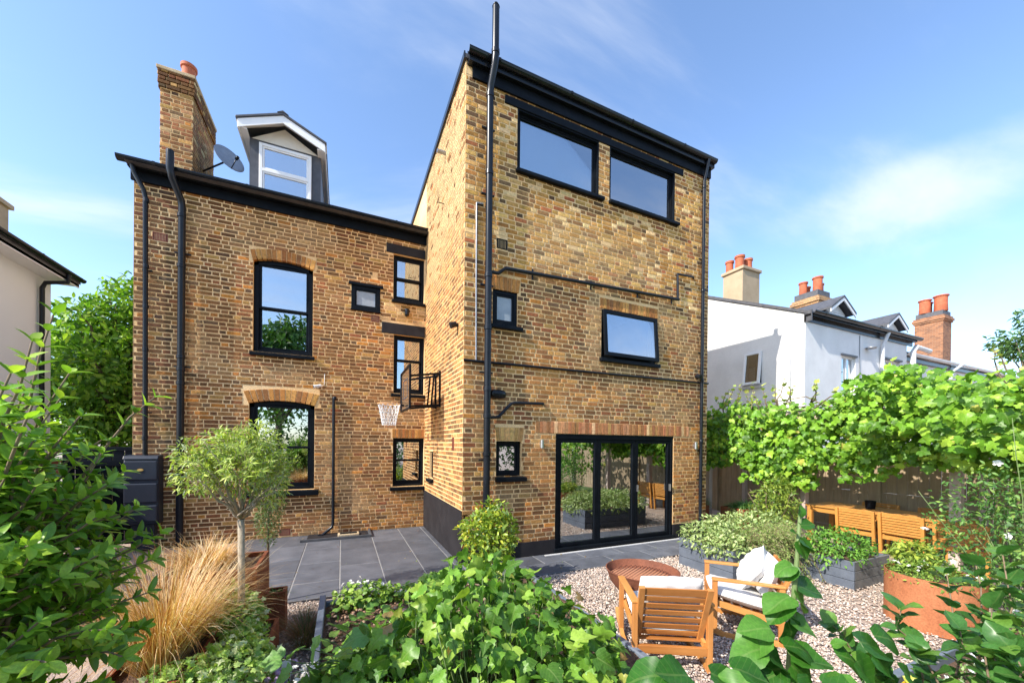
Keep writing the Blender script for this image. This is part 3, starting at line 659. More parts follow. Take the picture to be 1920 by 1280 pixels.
air_brick(TW, 0.545, 0.735, 5.105, 5.265, mat='black', n=7)
mb = MB(); LW.box(mb, -1.15, -1.06, 5.515, 5.605, -0.05, -0.03); mb.build('vent_hole', M['black'], house)
MB().tube([SW.P(1.27, 7.35, 0.0), SW.P(1.27, 7.35, 0.16)], 0.035, 12).build('overflow_pipe', M['grey_metal'], house, True, autosmooth=True)
MB().tube([SW.P(1.35, 6.45, 0.0), SW.P(1.35, 6.45, 0.12)], 0.008, 8).build('overflow_pipe', M['black'], house)

# ------------------------------------------------------------------ dormer
DY = 3.5
dm = MB(); dm.box((-3.50, DY, 6.9), (-2.20, DY+1.6, 8.12)); dormer = dm.build('dormer', M['lead'], house)
mb = MB(); mb.prism([(-3.46, 8.1), (-2.24, 8.1), (-2.88, 8.46)], DY-0.012, DY-0.002, lambda a, b, h: (a, h, b)); mb.build('gable_board', speckle('cream_paint', (0.62, 0.58, 0.5), (0.7, 0.66, 0.58), 4, 0.6), dormer)
for sx in (-1, 1):
    xe = -2.88+sx*0.80
    mb = MB(); mb.prism([(-2.88, 8.555), (xe, 8.22), (xe, 8.26), (-2.88, 8.60)], DY-0.30, DY+2.2, lambda a, b, h: (a, h, b)); mb.build('dormer_roof', M['lead'], dormer, bevel=0.006)
    mb = MB(); mb.prism([(-2.88, 8.40), (xe-sx*0.03, 8.06), (xe-sx*0.03, 8.225), (-2.88, 8.552)], DY-0.275, DY-0.25, lambda a, b, h: (a, h, b)); mb.build('bargeboard', M['white'], dormer, bevel=0.004)
    mb = MB(); mb.prism([(-2.88, 8.535), (xe, 8.205), (xe, 8.217), (-2.88, 8.552)], DY-0.245, DY-0.015, lambda a, b, h: (a, h, b)); mb.build('eave_lining', M['white'], dormer)
    mb = MB(); mb.prism([(xe-sx*0.02, 8.07), (xe-sx*0.05, 8.07), (xe-sx*0.05, 8.20), (xe-sx*0.02, 8.20)], DY-0.24, DY+2.0, lambda a, b, h: (a, h, b)); mb.build('side_fascia', M['white'], dormer)
    mb = MB(); mb.prism([(xe-sx*0.05, 8.09), (xe-sx*0.18, 8.09), (xe-sx*0.18, 8.11), (xe-sx*0.05, 8.11)], DY-0.24, DY+2.0, lambda a, b, h: (a, h, b)); mb.build('soffit_board', M['white'], dormer)
mb = MB(); mb.prism([(-2.98, 8.57), (-2.88, 8.63), (-2.78, 8.57), (-2.88, 8.60)], DY-0.31, DY+2.0, lambda a, b, h: (a, h, b)); mb.build('ridge_cap', M['lead'], dormer)
DW = Wall((0, DY, 0), (1, 0, 0), (0, -1, 0))
mb = MB(); rect_frame(mb, DW, -3.33, -2.38, 6.95, 8.04, 0.06, -0.02, 0.05); DW.box(mb, -3.27, -2.44, 7.47, 7.53, -0.02, 0.05); dwin = mb.build('dormer_window', M['white'], dormer, bevel=0.006)
for (a, b) in ((7.53, 7.98), (7.0, 7.47)):
    o = MB(); rect_frame(o, DW, -3.268, -2.442, a, b, 0.03, 0.0, 0.035); o.build('sash', M['white'], dormer, bevel=0.004)
    pn = MB(); DW.box(pn, -3.24, -2.47, a+.028, b-.028, 0.008, 0.014); pn.build('pane', M['glass'], dormer)
# ------------------------------------------------------------------ things fixed to the house
def wall_spot(loc, nrm, label, group, up=False):
    t = thing('wall_spotlight', label, 'spotlight', loc, 0, group); n = Vector(nrm)
    MB().tube([(0, 0, 0), n*0.025], 0.035, 12).build('base_plate', M['pipe'], t, True, autosmooth=True)
    MB().tube([n*0.02, n*0.07], 0.012, 8).build('stalk', M['pipe'], t, True)
    d = (n + Vector((0, 0, -0.35))).normalized(); c = n*0.075
    MB().tube([c-d*0.05, c-d*0.045, c+d*0.03, c+d*0.06, c+d*0.062], [0.02, 0.042, 0.05, 0.055, 0.046], 14).build('lamp_head', M['pipe'], t, True, autosmooth=True)
    return t
wall_spot(SW.P(0.32, 3.86, 0), (-1, 0, 0), 'small black spotlight on the sunlit side wall of the tower', 'black wall spotlights')
wall_spot(TW.P(5.14, 3.38, 0), (0, -1, 0), 'small black spotlight beside the thin downpipe of the tower', 'black wall spotlights')
t = thing('bulkhead_lamp', 'black oval bulkhead lamp beside the thick tower downpipe', 'lamp', TW.P(0.575, 2.72, 0))
mb = MB(); pr = [(0.155*math.copysign(abs(math.cos(a))**0.7, math.cos(a)), 0.075*math.copysign(abs(math.sin(a))**0.8, math.sin(a))) for a in np.linspace(0, 2*math.pi, 25)[:-1]]
mb.prism(pr, 0, 0.03, lambda a, b, h: (a, -h, b)); mb.build('base_plate', M['pipe'], t, bevel=0.006)
mb = MB()
for k, (s, h) in enumerate(((0.93, 0.03), (0.9, 0.06), (0.75, 0.085), (0.45, 0.1))):
    mb.v += [(a*s, -h, b*s) for a, b in pr]
    if k: mb.f += [((k-1)*24+i, (k-1)*24+(i+1) % 24, k*24+(i+1) % 24, k*24+i) for i in range(24)]
mb.f.append(tuple(range(72, 96))); mb.build('lamp_dome', M['gutter'], t, True)
for i, (u, lab) in enumerate(((1.392, 'slim silver wall light to the side of the folding door nearest the thick downpipe'), (5.09, 'slim silver wall light between the folding door and the thin downpipe'))):
    t = thing('wall_light', lab, 'wall light', TW.P(u, 1.86, 0), 0, 'silver wall lights by the folding door')
    MB().box((-0.02, -0.03, 0.02), (0.02, 0.0, 0.09)).build('bracket', M['steel'], t)
    MB().tube([(0, -0.06, -0.02), (0, -0.06, -0.015), (0, -0.06, 0.125), (0, -0.06, 0.13)], [0.028, 0.034, 0.034, 0.028], 16).build('lamp_body', M['steel'], t, True, autosmooth=True)
t = thing('garden_tap', 'black garden tap and hose hook low beside the thick downpipe', 'tap', TW.P(0.47, 0.98, 0))
MB().tube([(0, 0, 0), (0, -0.07, 0), (0, -0.1, -0.02), (0, -0.1, -0.07)], 0.016, 10).build('spout', M['pipe'], t, True)
MB().box((-0.045, -0.06, 0.03), (0.045, -0.04, 0.045)).build('handle', M['pipe'], t, bevel=0.004)
MB().box((0.03, -0.05, -0.26), (0.09, -0.002, -0.08)).build('backplate', M['pipe'], t, bevel=0.01)
t = thing('security_camera', 'small white security camera above the ground floor sash window', 'camera', LW.P(-2.2, 3.05, 0))
MB().tube([(0, 0, 0), (0, -0.02, 0)], 0.03, 12).build('mount', M['white'], t, True)
MB().tube([(0, -0.02, 0), (-0.02, -0.07, 0.01)], 0.01, 8).build('arm', M['white'], t, True)
MB().tube([(0.06, -0.06, 0.02), (-0.07, -0.13, -0.015)], 0.03, 12).build('camera_body', M['white'], t, True, autosmooth=True)
MB().tube([(-0.068, -0.129, -0.014), (-0.075, -0.133, -0.016)], 0.02, 12).build('lens', M['black'], t, True)
MB().tube([(0.03, -0.01, 0.0), (0.12, -0.005, 0.05), (0.125, -0.005, 0.28)], 0.005, 6).build('cable', M['white'], t, True)
t = thing('lantern', 'small black lantern on the wall between the two stair windows', 'lantern', LW.P(-0.43, 4.84, 0))
MB().box((-0.03, -0.03, -0.08), (0.03, 0, 0.08)).build('backplate', M['pipe'], t, bevel=0.006)
MB().lathe([(0.0, 0.08), (0.05, 0.06), (0.055, 0.03), (0.045, -0.05), (0.05, -0.08), (0.0, -0.09)], 12, (0, -0.075, 0)).build('lamp_body', M['gutter'], t, True)

t = thing('satellite_dish', 'grey satellite dish fixed to the wing chimney', 'satellite dish', (-4.60, 4.75, 8.0))
DN = Vector((0.62, -0.72, 0.30)).normalized(); dq = DN.to_track_quat('Z', 'Y').to_matrix(); dc = Vector((0.52, -0.30, 0.10))
mb = MB(); mb.lathe([(0.001, 0.0), (0.1, 0.006), (0.2, 0.028), (0.28, 0.058), (0.29, 0.066), (0.282, 0.07), (0.2, 0.04), (0.1, 0.016), (0.001, 0.01)], 28)
mb.v = [tuple(dc + dq @ Vector((v[0]*1.05, v[1]*0.92, v[2]))) for v in mb.v]; mb.build('dish', M['grey_metal'], t, True)
MB().tube([(0, 0, -0.1), (0.12, -0.1, -0.08), tuple(dc-DN*0.02)], 0.018, 8).build('bracket', M['gutter'], t, True)
tip = dc + dq @ Vector((0, -0.16, 0.30)); MB().tube([tuple(dc + dq @ Vector((0, -0.25, 0.05))), tuple(tip)], 0.01, 6).build('arm', M['gutter'], t, True)
MB().tube([tuple(tip-DN*0.03), tuple(tip+DN*0.05)], 0.03, 10).build('receiver', M['gutter'], t, True)

# basketball hoop on the side wall
t = thing('basketball_hoop', 'wall mounted basketball hoop with black frame, clear backboard and white net', 'basketball hoop', (0, 1.63, 2.95))
bx = -0.64
fr_m = M['black']
mb = MB()
for yy in (-0.14, 0.22):
    mb.box((-0.035, yy-0.02, -0.34), (-0.002, yy+0.02, 0.36))
mb.box((-0.035, -0.14, 0.30), (-0.004, 0.22, 0.335)); mb.box((-0.035, -0.14, -0.32), (-0.004, 0.22, -0.285)); mb.build('wall_bracket', fr_m, t, bevel=0.004)
mb = MB()
for yy in (-0.14, 0.22):
    mb.bar((-0.03, yy, 0.31), (bx+.02, yy*1.6, 0.20), 0.035, 0.035); mb.bar((-0.03, yy, -0.30), (bx+.02, yy*1.6, -0.36), 0.035, 0.035)
    mb.bar((-0.13, yy, 0.28), (-0.18, yy, -0.30), 0.03, 0.03)
mb.build('support_arm', fr_m, t, bevel=0.003)
mb = MB(); BW = Wall((bx, 0, 0), (0, 1, 0), (-1, 0, 0))
rect_frame(mb, BW, -0.56, 0.56, -0.43, 0.36, 0.035, -0.012, 0.022); mb.build('board_frame', fr_m, t, bevel=0.004)
mb = MB(); BW.box(mb, -0.525, 0.525, -0.395, 0.325, -0.002, 0.004); mb.build('backboard', glass_mat('acrylic', 0.10, (0.42, 0.36, 0.28), 0.2), t)
mb = MB(); rect_frame(mb, BW, -0.24, 0.24, -0.2, 0.16, 0.022, 0.005, 0.008); mb.build('target_square', M['lead'], t)
mb = MB(); rc = Vector((bx-0.29, 0.06, -0.31)); RR = 0.205
ring = [rc + Vector((RR*math.cos(a), RR*math.sin(a), 0)) for a in np.linspace(0, 2*math.pi, 33)]; mb.tube(ring, 0.011, 8, False); mb.build('rim', speckle('rim_paint', (0.62, 0.3, 0.12), (0.7, 0.4, 0.2), 6, 0.5), t, True)
MB().bar((bx-.02, 0.06, -0.33), (bx-0.09, 0.06, -0.32), 0.12, 0.03).build('rim_plate', fr_m, t)
mb = MB(); nm = M['white']; nst = 14
for k in range(nst):
    for s in (-1, 1):
        pts = []
        for j in range(7):
            f = j/6; rad = RR*(1-0.42*f**0.8); a = 2*math.pi*(k+s*f*1.6)/nst
            pts.append(rc+Vector((rad*math.cos(a), rad*math.sin(a), -0.40*f)))
        mb.tube(pts, 0.0045, 4, False)
mb.build('net', nm, t, True)

# slim black rainwater tank on the wing wall
t = thing('water_butt', 'slim black rainwater tank with an oval gold badge under the thin downpipe', 'water butt', (-4.89, 3.006, 0))
bm = speckle('butt_plastic', (0.012, 0.016, 0.026), (0.02, 0.026, 0.04), 4, 0.4, 0.1, 0.003, 0.5)
MB().box((-0.235, -0.22, 0.45), (0.235, -0.002, 1.6)).build('tank', bm, t, bevel=0.025)
for (a, b) in ((1.22, 1.56), (0.83, 1.17), (0.50, 0.79)):
    MB().box((-0.225, -0.245, a), (0.225, -0.19, b)).build('front_panel', bm, t, bevel=0.02)
mb = MB(); mb.prism([(-0.02, 0), (-0.25, 0), (-0.215, 0.06), (-0.02, 0.075)], -0.235, 0.235, lambda a, b, h: (h, a, 1.585+b)); mb.build('lid', bm, t, bevel=0.012)
mb = MB(); mb.prism([(0.042*math.cos(a), 0.024*math.sin(a)) for a in np.linspace(0, 2*math.pi, 21)[:-1]], 0, 0.006, lambda a, b, h: (a, -0.246-h, 1.40+b)); mb.build('badge', speckle('gold_badge', (0.45, 0.26, 0.03), (0.6, 0.36, 0.05), 20, 0.4), t)
mb = MB(); mb.prism([(0.032*math.cos(a), 0.015*math.sin(a)) for a in np.linspace(0, 2*math.pi, 21)[:-1]], 0, 0.003, lambda a, b, h: (a, -0.2525-h, 1.40+b)); mb.build('badge_inlay', speckle('badge_inlay', (0.5, 0.34, 0.12), (0.55, 0.38, 0.15), 30, 0.5), t)
MB().box((-0.16, -0.16, 0.0), (0.16, -0.01, 0.45)).build('stand', bm, t, bevel=0.02)

# side gate between the wing and the boundary
t = thing('side_gate', 'black boarded side gate beyond the rainwater tank', 'gate', (-5.6, 3.25, 0))
for k in range(6): MB().box((-0.48+k*0.16, -0.012, 0.05), (-0.48+k*0.16+0.15, 0.012, 1.72)).build('board', M['black'], t, bevel=0.003)
for z in (0.3, 1.45): MB().box((-0.48, -0.045, z), (0.48, -0.012, z+0.1)).build('rail', M['black'], t, bevel=0.003)
MB().box((-0.52, -0.03, 1.72), (0.52, 0.05, 1.79)).build('cap_rail', M['black'], t, bevel=0.004)

# ------------------------------------------------------------------ paving
def slab_mat(name):
    mt = tinted(name, 0.55, 0.34, 0.4, 0.006, 3.2, 0.4); return mt
M['slab'] = slab_mat('slate_slab')
M['grout'] = speckle('slab_joint', (0.20, 0.195, 0.19), (0.30, 0.29, 0.28), 30, 0.95)
patio = MB().add([(-3.6, -0.56, -0.005), (0.0, -0.56, -0.005), (0.0, 3.01, -0.005), (-3.6, 3.01, -0.005)], [(0, 1, 2, 3)]).build('patio', M['grout'])
patio['kind'] = 'structure'; patio['label'] = 'dark slate patio in the corner between the wing and the tower'; patio['category'] = 'patio'
path = MB().add([(0.0, -0.9, -0.005), (7.0, -0.9, -0.005), (7.0, 0.0, -0.005), (0.0, 0.0, -0.005)], [(0, 1, 2, 3)]).build('path', M['grout'])
path['kind'] = 'structure'; path['label'] = 'dark slate path along the foot of the tower by the folding door'; path['category'] = 'path'
rs = np.random.default_rng(5)
def slab(x0, x1, y0, y1, parent):
    g = 0.006; c = np.array([0.098, 0.105, 0.125])*(0.8+0.45*rs.random()); z = 0.0+(rs.random()-0.5)*0.003
    V = np.array([(x0+g+.006, y0+g+.006, z), (x1-g-.006, y0+g+.006, z), (x1-g-.006, y1-g-.006, z), (x0+g+.006, y1-g-.006, z),
                  (x0+g, y0+g, z-.006), (x1-g, y0+g, z-.006), (x1-g, y1-g, z-.006), (x0+g, y1-g, z-.006), (x0+g, y0+g, -.03), (x1-g, y0+g, -.03), (x1-g, y1-g, -.03), (x0+g, y1-g, -.03)])
    F = np.array([(0, 1, 2, 3)]+[(i+4, (i+1) % 4+4, (i+1) % 4, i) for i in range(4)]+[(i+8, (i+1) % 4+8, (i+1) % 4+4, i+4) for i in range(4)])
    me = np_mesh('slab', V, F, M['slab'], False, {'tint': ('FLOAT_COLOR', np.tile(np.append(c, 1), (12, 1)))}); link(bpy.data.objects.new('slab', me), parent)
xs = [-3.6, -2.92, -2.33, -1.75, -1.17, -0.59, -0.10]
for i in range(len(xs)-1):
    y = -0.56; off = (0.45, 0.9, 0.6, 0.3, 0.75, 0.5)[i]; yy = [y]
    y += off
    while y < 2.98: yy.append(y); y += 0.9
    yy.append(3.0)
    for a, b in zip(yy[:-1], yy[1:]): 
        if b-a > 0.08: slab(xs[i], xs[i+1], a, b, patio)
        else: slab(xs[i], xs[i+1], a, b, patio)
yb = -0.56
while yb < 2.9: slab(-0.10, -0.002, yb, min(yb+0.8, 3.0), patio); yb += 0.8
for row, (ya, yb) in enumerate(((-0.9, -0.45), (-0.45, -0.02))):
    x = 0.0-(0.35 if row else 0)
    while x < 6.9:
        slab(max(x, 0.002), min(x+0.8, 7.0), ya, yb, path); x += 0.8
t = thing('drain_gully', 'open drain gully framed with slate below the slender downpipe', 'drain', (-1.85, 2.72, 0))
ks = speckle('gully_slate', (0.05, 0.052, 0.058), (0.09, 0.092, 0.1), 8, 0.7)
MB().box((-0.6, -0.33, 0.002), (0.68, -0.29, 0.05)).build('kerb', ks, t, bevel=0.004)
MB().box((0.64, -0.29, 0.002), (0.68, 0.28, 0.05)).build('kerb', ks, t, bevel=0.004)
MB().box((-0.5, -0.28, 0.003), (0.62, 0.27, 0.012)).build('mortar_bed', M['plinth'], t)
MB().box((0.05, -0.15, 0.012), (0.45, 0.06, 0.055)).build('gully_pot', M['mortar_new'], t, bevel=0.01)
MB().box((0.09, -0.12, 0.03), (0.41, 0.03, 0.058)).build('grate', M['black'], t)

# ------------------------------------------------------------------ gravel
def pebbles(name, pts, size, tints, mat, parent=None):
    ico = []
    ph = (1+5**0.5)/2
    V0 = norm(np.array([(-1, ph, 0), (1, ph, 0), (-1, -ph, 0), (1, -ph, 0), (0, -1, ph), (0, 1, ph), (0, -1, -ph), (0, 1, -ph), (ph, 0, -1), (ph, 0, 1), (-ph, 0, -1), (-ph, 0, 1)], float))
    F0 = np.array([(0, 11, 5), (0, 5, 1), (0, 1, 7), (0, 7, 10), (0, 10, 11), (1, 5, 9), (5, 11, 4), (11, 10, 2), (10, 7, 6), (7, 1, 8), (3, 9, 4), (3, 4, 2), (3, 2, 6), (3, 6, 8), (3, 8, 9), (4, 9, 5), (2, 4, 11), (6, 2, 10), (8, 6, 7), (9, 8, 1)])
    n = len(pts); r = np.random.default_rng(99)
    S = size*np.exp(r.normal(0, 0.25, (n, 1)))*np.c_[1+0.5*r.random(n), 0.8+0.3*r.random(n), 0.45+0.25*r.random(n)]
    V = V0[None]*(1+0.22*(r.random((n, 12, 1))-0.5))*S[:, None, :]
    a = r.random(n)*6.283; tl = (r.random(n)-0.5)*0.9
    ca, sa, ct, st = np.cos(a), np.sin(a), np.cos(tl), np.sin(tl)
    x = V[..., 0]; y = V[..., 1]*ct[:, None]-V[..., 2]*st[:, None]; z = V[..., 1]*st[:, None]+V[..., 2]*ct[:, None]
    V = np.stack([x*ca[:, None]-y*sa[:, None], x*sa[:, None]+y*ca[:, None], z], -1)+pts[:, None, :]
    T = np.repeat(np.c_[tints, np.ones(n)], 12, axis=0)
    me = np_mesh(name, V.reshape(-1, 3), (F0[None]+12*np.arange(n)[:, None, None]).reshape(-1, 3), mat, True, {'tint': ('FLOAT_COLOR', T)})
    return link(bpy.data.objects.new(name, me), parent)
M['pebble'] = tinted('pebble', 0.8, 0.25, 0.2, 0.002, 40, 0.3)
GP = np.array([(0.54, 0.42, 0.35), (0.62, 0.50, 0.42), (0.46, 0.34, 0.27), (0.68, 0.59, 0.52), (0.36, 0.28, 0.24), (0.58, 0.42, 0.33), (0.25, 0.21, 0.19)])*np.array([0.97, 1.02, 1.05])
def gravel_pts(n, x0, x1, y0, y1, z=-0.022):
    p = np.c_[rng.uniform(x0, x1, n), rng.uniform(y0, y1, n), z+rng.random(n)*0.016]; return p
A = np.concatenate([gravel_pts(33000, 0.0, 3.4, -4.4, -0.91), gravel_pts(12000, 3.3, 6.4, -4.3, -0.91), gravel_pts(2500, -2.6, -1.9, -3.6, -0.58), gravel_pts(2600, -4.0, -2.5, -3.9, -2.2)])
o = pebbles('gravel', A, 0.0098, GP[rng.integers(0, len(GP), len(A))]*(0.85+0.3*rng.random((len(A), 1))), M['pebble'])
o['kind'] = 'stuff'; o['label'] = 'pale pink and cream gravel covering the garden floor'; o['category'] = 'gravel'

# ------------------------------------------------------------------ corten and timber planters, bed edging
def corten(name, c1, c2):
    mt, nt, b = new_mat(name); v = coord(nt, (1, 1, 0.5)); n1 = noise(nt, v, 3.5, 8, 0.7); n2 = noise(nt, coord(nt), 60, 5)
    c = ramp(nt, n1, [(0.3, c1), (0.55, tuple((a+b2)/2 for a, b2 in zip(c1, c2))), (0.75, c2)])
    c = mixcol(nt, 1.0, c, ramp(nt, n2, [(0.3, (0.75,)*3), (0.7, (1.2,)*3)]), 'MULTIPLY')
    nt.links.new(c, b.inputs['Base Color']); b.inputs['Roughness'].default_value = 0.8; b.inputs['Specular IOR Level'].default_value = 0.25; bump(nt, b, n2, 0.35, 0.003); return mt
M['corten'] = corten('corten_steel', (0.16, 0.045, 0.02), (0.34, 0.11, 0.045))
M['corten_pale'] = corten('corten_orange', (0.34, 0.115, 0.05), (0.52, 0.22, 0.10))
M['soil'] = speckle('soil', (0.075, 0.04, 0.025), (0.20, 0.12, 0.075), 30, 0.95, 1.0, 0.02)
def corten_box(x0, x1, y0, y1, h, label, fill=0.06, lip=0.03):
    t = thing('corten_planter', label, 'planter', ((x0+x1)/2, (y0+y1)/2, -0.03), 0, 'rusty square steel planters'); hx, hy = (x1-x0)/2, (y1-y0)/2; H = h+0.03
    k = 0.006
    for (a, b) in (((-hx, -hy, 0), (hx, -hy+k, H)), ((-hx, hy-k, 0), (hx, hy, H)), ((-hx, -hy+k, 0), (-hx+k, hy-k, H)), ((hx-k, -hy+k, 0), (hx, hy-k, H))):
        MB().box(a, b).build('side_plate', M['corten'], t)
    mb = MB()
    for (a, b) in (((-hx+k, -hy+k, H-.004), (hx-k, -hy+lip, H)), ((-hx+k, hy-lip, H-.004), (hx-k, hy-k, H)), ((-hx+k, -hy+lip, H-.004), (-hx+lip, hy-lip, H)), ((hx-lip, -hy+lip, H-.004), (hx-k, hy-lip, H))): mb.box(a, b)
    mb.build('lip', M['corten'], t)
    MB().box((-hx+k+.001, -hy+k+.001, H-fill-0.05), (hx-k-.001, hy-k-.001, H-fill)).build('soil', M['soil'], t)
    return t
corten_box(-3.15, -2.43, -1.68, -1.07, 0.76, 'tall rusty steel planter of orange sedge beside the patio', 0.05)
corten_box(-2.43, -2.25, -1.30, -1.12, 0.38, 'small rusty steel cube planter on the patio edge', 0.04)
corten_box(-2.60, -2.25, -2.18, -1.70, 0.29, 'low rusty steel planter with ivy spilling out, below the olive tree', 0.04)
corten_box(-3.10, -2.62, -2.75, -2.02, 0.40, 'rusty steel trough holding the big clump of sedge', 0.05)
corten_box(-2.60, -2.22, -2.85, -2.22, 0.26, 'rusty steel planter wholly covered by variegated ivy', 0.04)
corten_box(6.1, 6.75, 0.9, 1.5, 0.42, 'rusty steel planter of fern beside the timber ladder', 0.05)
corten_box(6.9, 7.9, 0.1, 0.7, 0.42, 'rusty steel planter of strappy grass in front of the dark fence', 0.05)
t = thing('round_planter', 'round orange corten steel planter on the gravel filled with low green plants', 'planter', (4.22, -3.85, -0.03)); rr = 0.385; h = 0.555
MB().lathe([(rr, 0), (rr, h), (rr-0.006, h), (rr-0.006, 0.1)], 48).build('steel_ring', M['corten_pale'], t, True, autosmooth=True)
MB().lathe([(0.001, h-0.05), (rr-0.008, h-0.05)], 32).build('soil', M['soil'], t)
M['greywood'] = speckle('grey_painted_wood', (0.085, 0.10, 0.13), (0.125, 0.145, 0.18), 7, 0.55, 0.25, 0.003)
M['greywood2'] = speckle('pale_grey_board', (0.13, 0.13, 0.135), (0.2, 0.195, 0.195), 7, 0.7, 0.3, 0.004)  # paler grey, for the front and back boards of the smaller planter
def timber_planter(x0, x1, y0, y1, h, label, mats=('greywood', 'greywood')):
    t = thing('timber_planter', label, 'planter', ((x0+x1)/2, (y0+y1)/2, -0.03), 0, 'grey timber planters'); hx, hy = (x1-x0)/2, (y1-y0)/2; H = h+0.03; n = 3; bh = H/n
    for k in range(n):
        a, b = k*bh+0.003, (k+1)*bh-0.003
        MB().box((-hx, -hy, a), (-hx+0.03, hy, b)).build('board', M[mats[0]], t, bevel=0.004); MB().box((hx-0.03, -hy, a), (hx, hy, b)).build('board', M[mats[0]], t, bevel=0.004)
        MB().box((-hx+.03, -hy, a), (hx-.03, -hy+0.03, b)).build('board', M[mats[1]], t, bevel=0.004); MB().box((-hx+.03, hy-.03, a), (hx-.03, hy, b)).build('board', M[mats[1]], t, bevel=0.004)
    MB().box((-hx+.031, -hy+.031, H-0.12), (hx-.031, hy-.031, H-0.06)).build('soil', M['soil'], t); return t
timber_planter(3.30, 5.10, -2.18, -1.25, 0.42, 'long grey timber planter overflowing with sage and trailing rosemary')
timber_planter(4.58, 5.52, -3.0, -2.15, 0.36, 'smaller grey timber planter of bright green mint', ('greywood', 'greywood2'))
M['edging'] = speckle('grey_edging', (0.13, 0.16, 0.20), (0.18, 0.21, 0.26), 8, 0.45, 0.15, 0.002)
bed = thing('raised_bed', 'raised bed of brown soil with grey edging in front of the patio', 'raised bed', (-0.7, -2.8, -0.03))
for (a, b) in (((-1.24, -1.75, 0), (-1.18, 1.62, 0.28)), ((-1.18, 1.56, 0), (1.3, 1.62, 0.22)), ((1.24, -1.75, 0), (1.30, 1.56, 0.2))): MB().box(a, b).build('edging_board', M['edging'], bed, bevel=0.008)
r8 = np.random.default_rng(8); gx, gy = 48, 60
GXX, GYY = np.meshgrid(np.linspace(-1.18, 1.24, gx), np.linspace(-1.75, 1.56, gy)); GZ = 0.19+0.02*np.sin(GXX*5+GYY*3)+0.03*(r8.random(GXX.shape)-0.5)
idx = np.arange(gx*gy).reshape(gy, gx); FQ = np.stack([idx[:-1, :-1], idx[:-1, 1:], idx[1:, 1:], idx[1:, :-1]], -1).reshape(-1, 4)
link(bpy.data.objects.new('soil', np_mesh('soil', np.c_[GXX.ravel(), GYY.ravel(), GZ.ravel()], FQ, M['soil'], True)), bed)
P = np.c_[rng.uniform(-1.15, 0.6, 1500), rng.uniform(-0.9, 1.5, 1500), np.full(1500, 0.205)+rng.random(1500)*0.02]
CH_ = np.array([(0.24, 0.14, 0.09), (0.34, 0.2, 0.13), (0.13, 0.075, 0.05), (0.42, 0.3, 0.22)])
o = pebbles('bark_mulch', P, 0.014, CH_[rng.integers(0, 4, 1500)], M['pebble'], bed); o['kind'] = 'stuff'
bed2 = thing('flower_bed', 'narrow flower bed with grey edging along the gravel close to the lens', 'flower bed', (1.5, -5.2, -0.03))
MB().box((-2.0, 0.80, 0), (2.45, 0.86, 0.28)).build('edging_board', M['edging'], bed2, bevel=0.008)
MB().box((-2.0, -1.0, 0.0), (2.9, 0.80, 0.18)).build('soil', M['soil'], bed2)

# ------------------------------------------------------------------ fire pit
t = thing('fire_pit', 'rusty iron fire bowl on the gravel before the folding door', 'fire pit', (1.56, -2.26, -0.03))
M['rust'] = corten('rusty_iron', (0.12, 0.045, 0.028), (0.30, 0.11, 0.06))
M['rust_pale'] = corten('rusty_grate', (0.36, 0.15, 0.08), (0.50, 0.26, 0.16))
mb = MB(); ro = 0.41
prof = [(0.06, 0.14), (0.18, 0.155), (0.29, 0.215), (0.37, 0.31), (0.405, 0.41), (0.42, 0.445), (0.425, 0.452), (0.412, 0.456), (0.395, 0.42), (0.36, 0.33), (0.28, 0.24), (0.17, 0.18), (0.02, 0.165)]
mb.lathe(prof, 48); mb.build('bowl', M['rust'], t, True, autosmooth=True)
mb = MB(); mb.lathe([(0.001, 0.0), (0.13, 0.0), (0.15, 0.14), (0.001, 0.16)], 24); mb.build('base', M['rust'], t, True, autosmooth=True)
MB().lathe([(0.001, 0.355), (0.36, 0.35)], 40).build('ash_bed', M['rust_pale'], t)
for k in range(17):
    y = -0.33+k*0.041; hl = math.sqrt(max(0.36**2-y*y, 0.0001)); T_ = Matrix.Rotation(R(25), 3, 'Z')
    MB().tube([tuple(T_ @ Vector((-hl, y, 0.385))), tuple(T_ @ Vector((hl, y, 0.385)))], 0.0045, 6).build('grate_bar', M['rust_pale'], t, True)
for a in (R(205), R(25)):
    c = Vector((0.425*math.cos(a), 0.425*math.sin(a), 0.34)); tn = Vector((-math.sin(a), math.cos(a), 0)); pts = [c+tn*0.055*math.cos(b)+Vector((0, 0, 0.055*math.sin(b))) for b in np.linspace(0, 6.283, 17)]
    MB().tube(pts, 0.009, 6, False).build('ring_handle', M['rust'], t, True)

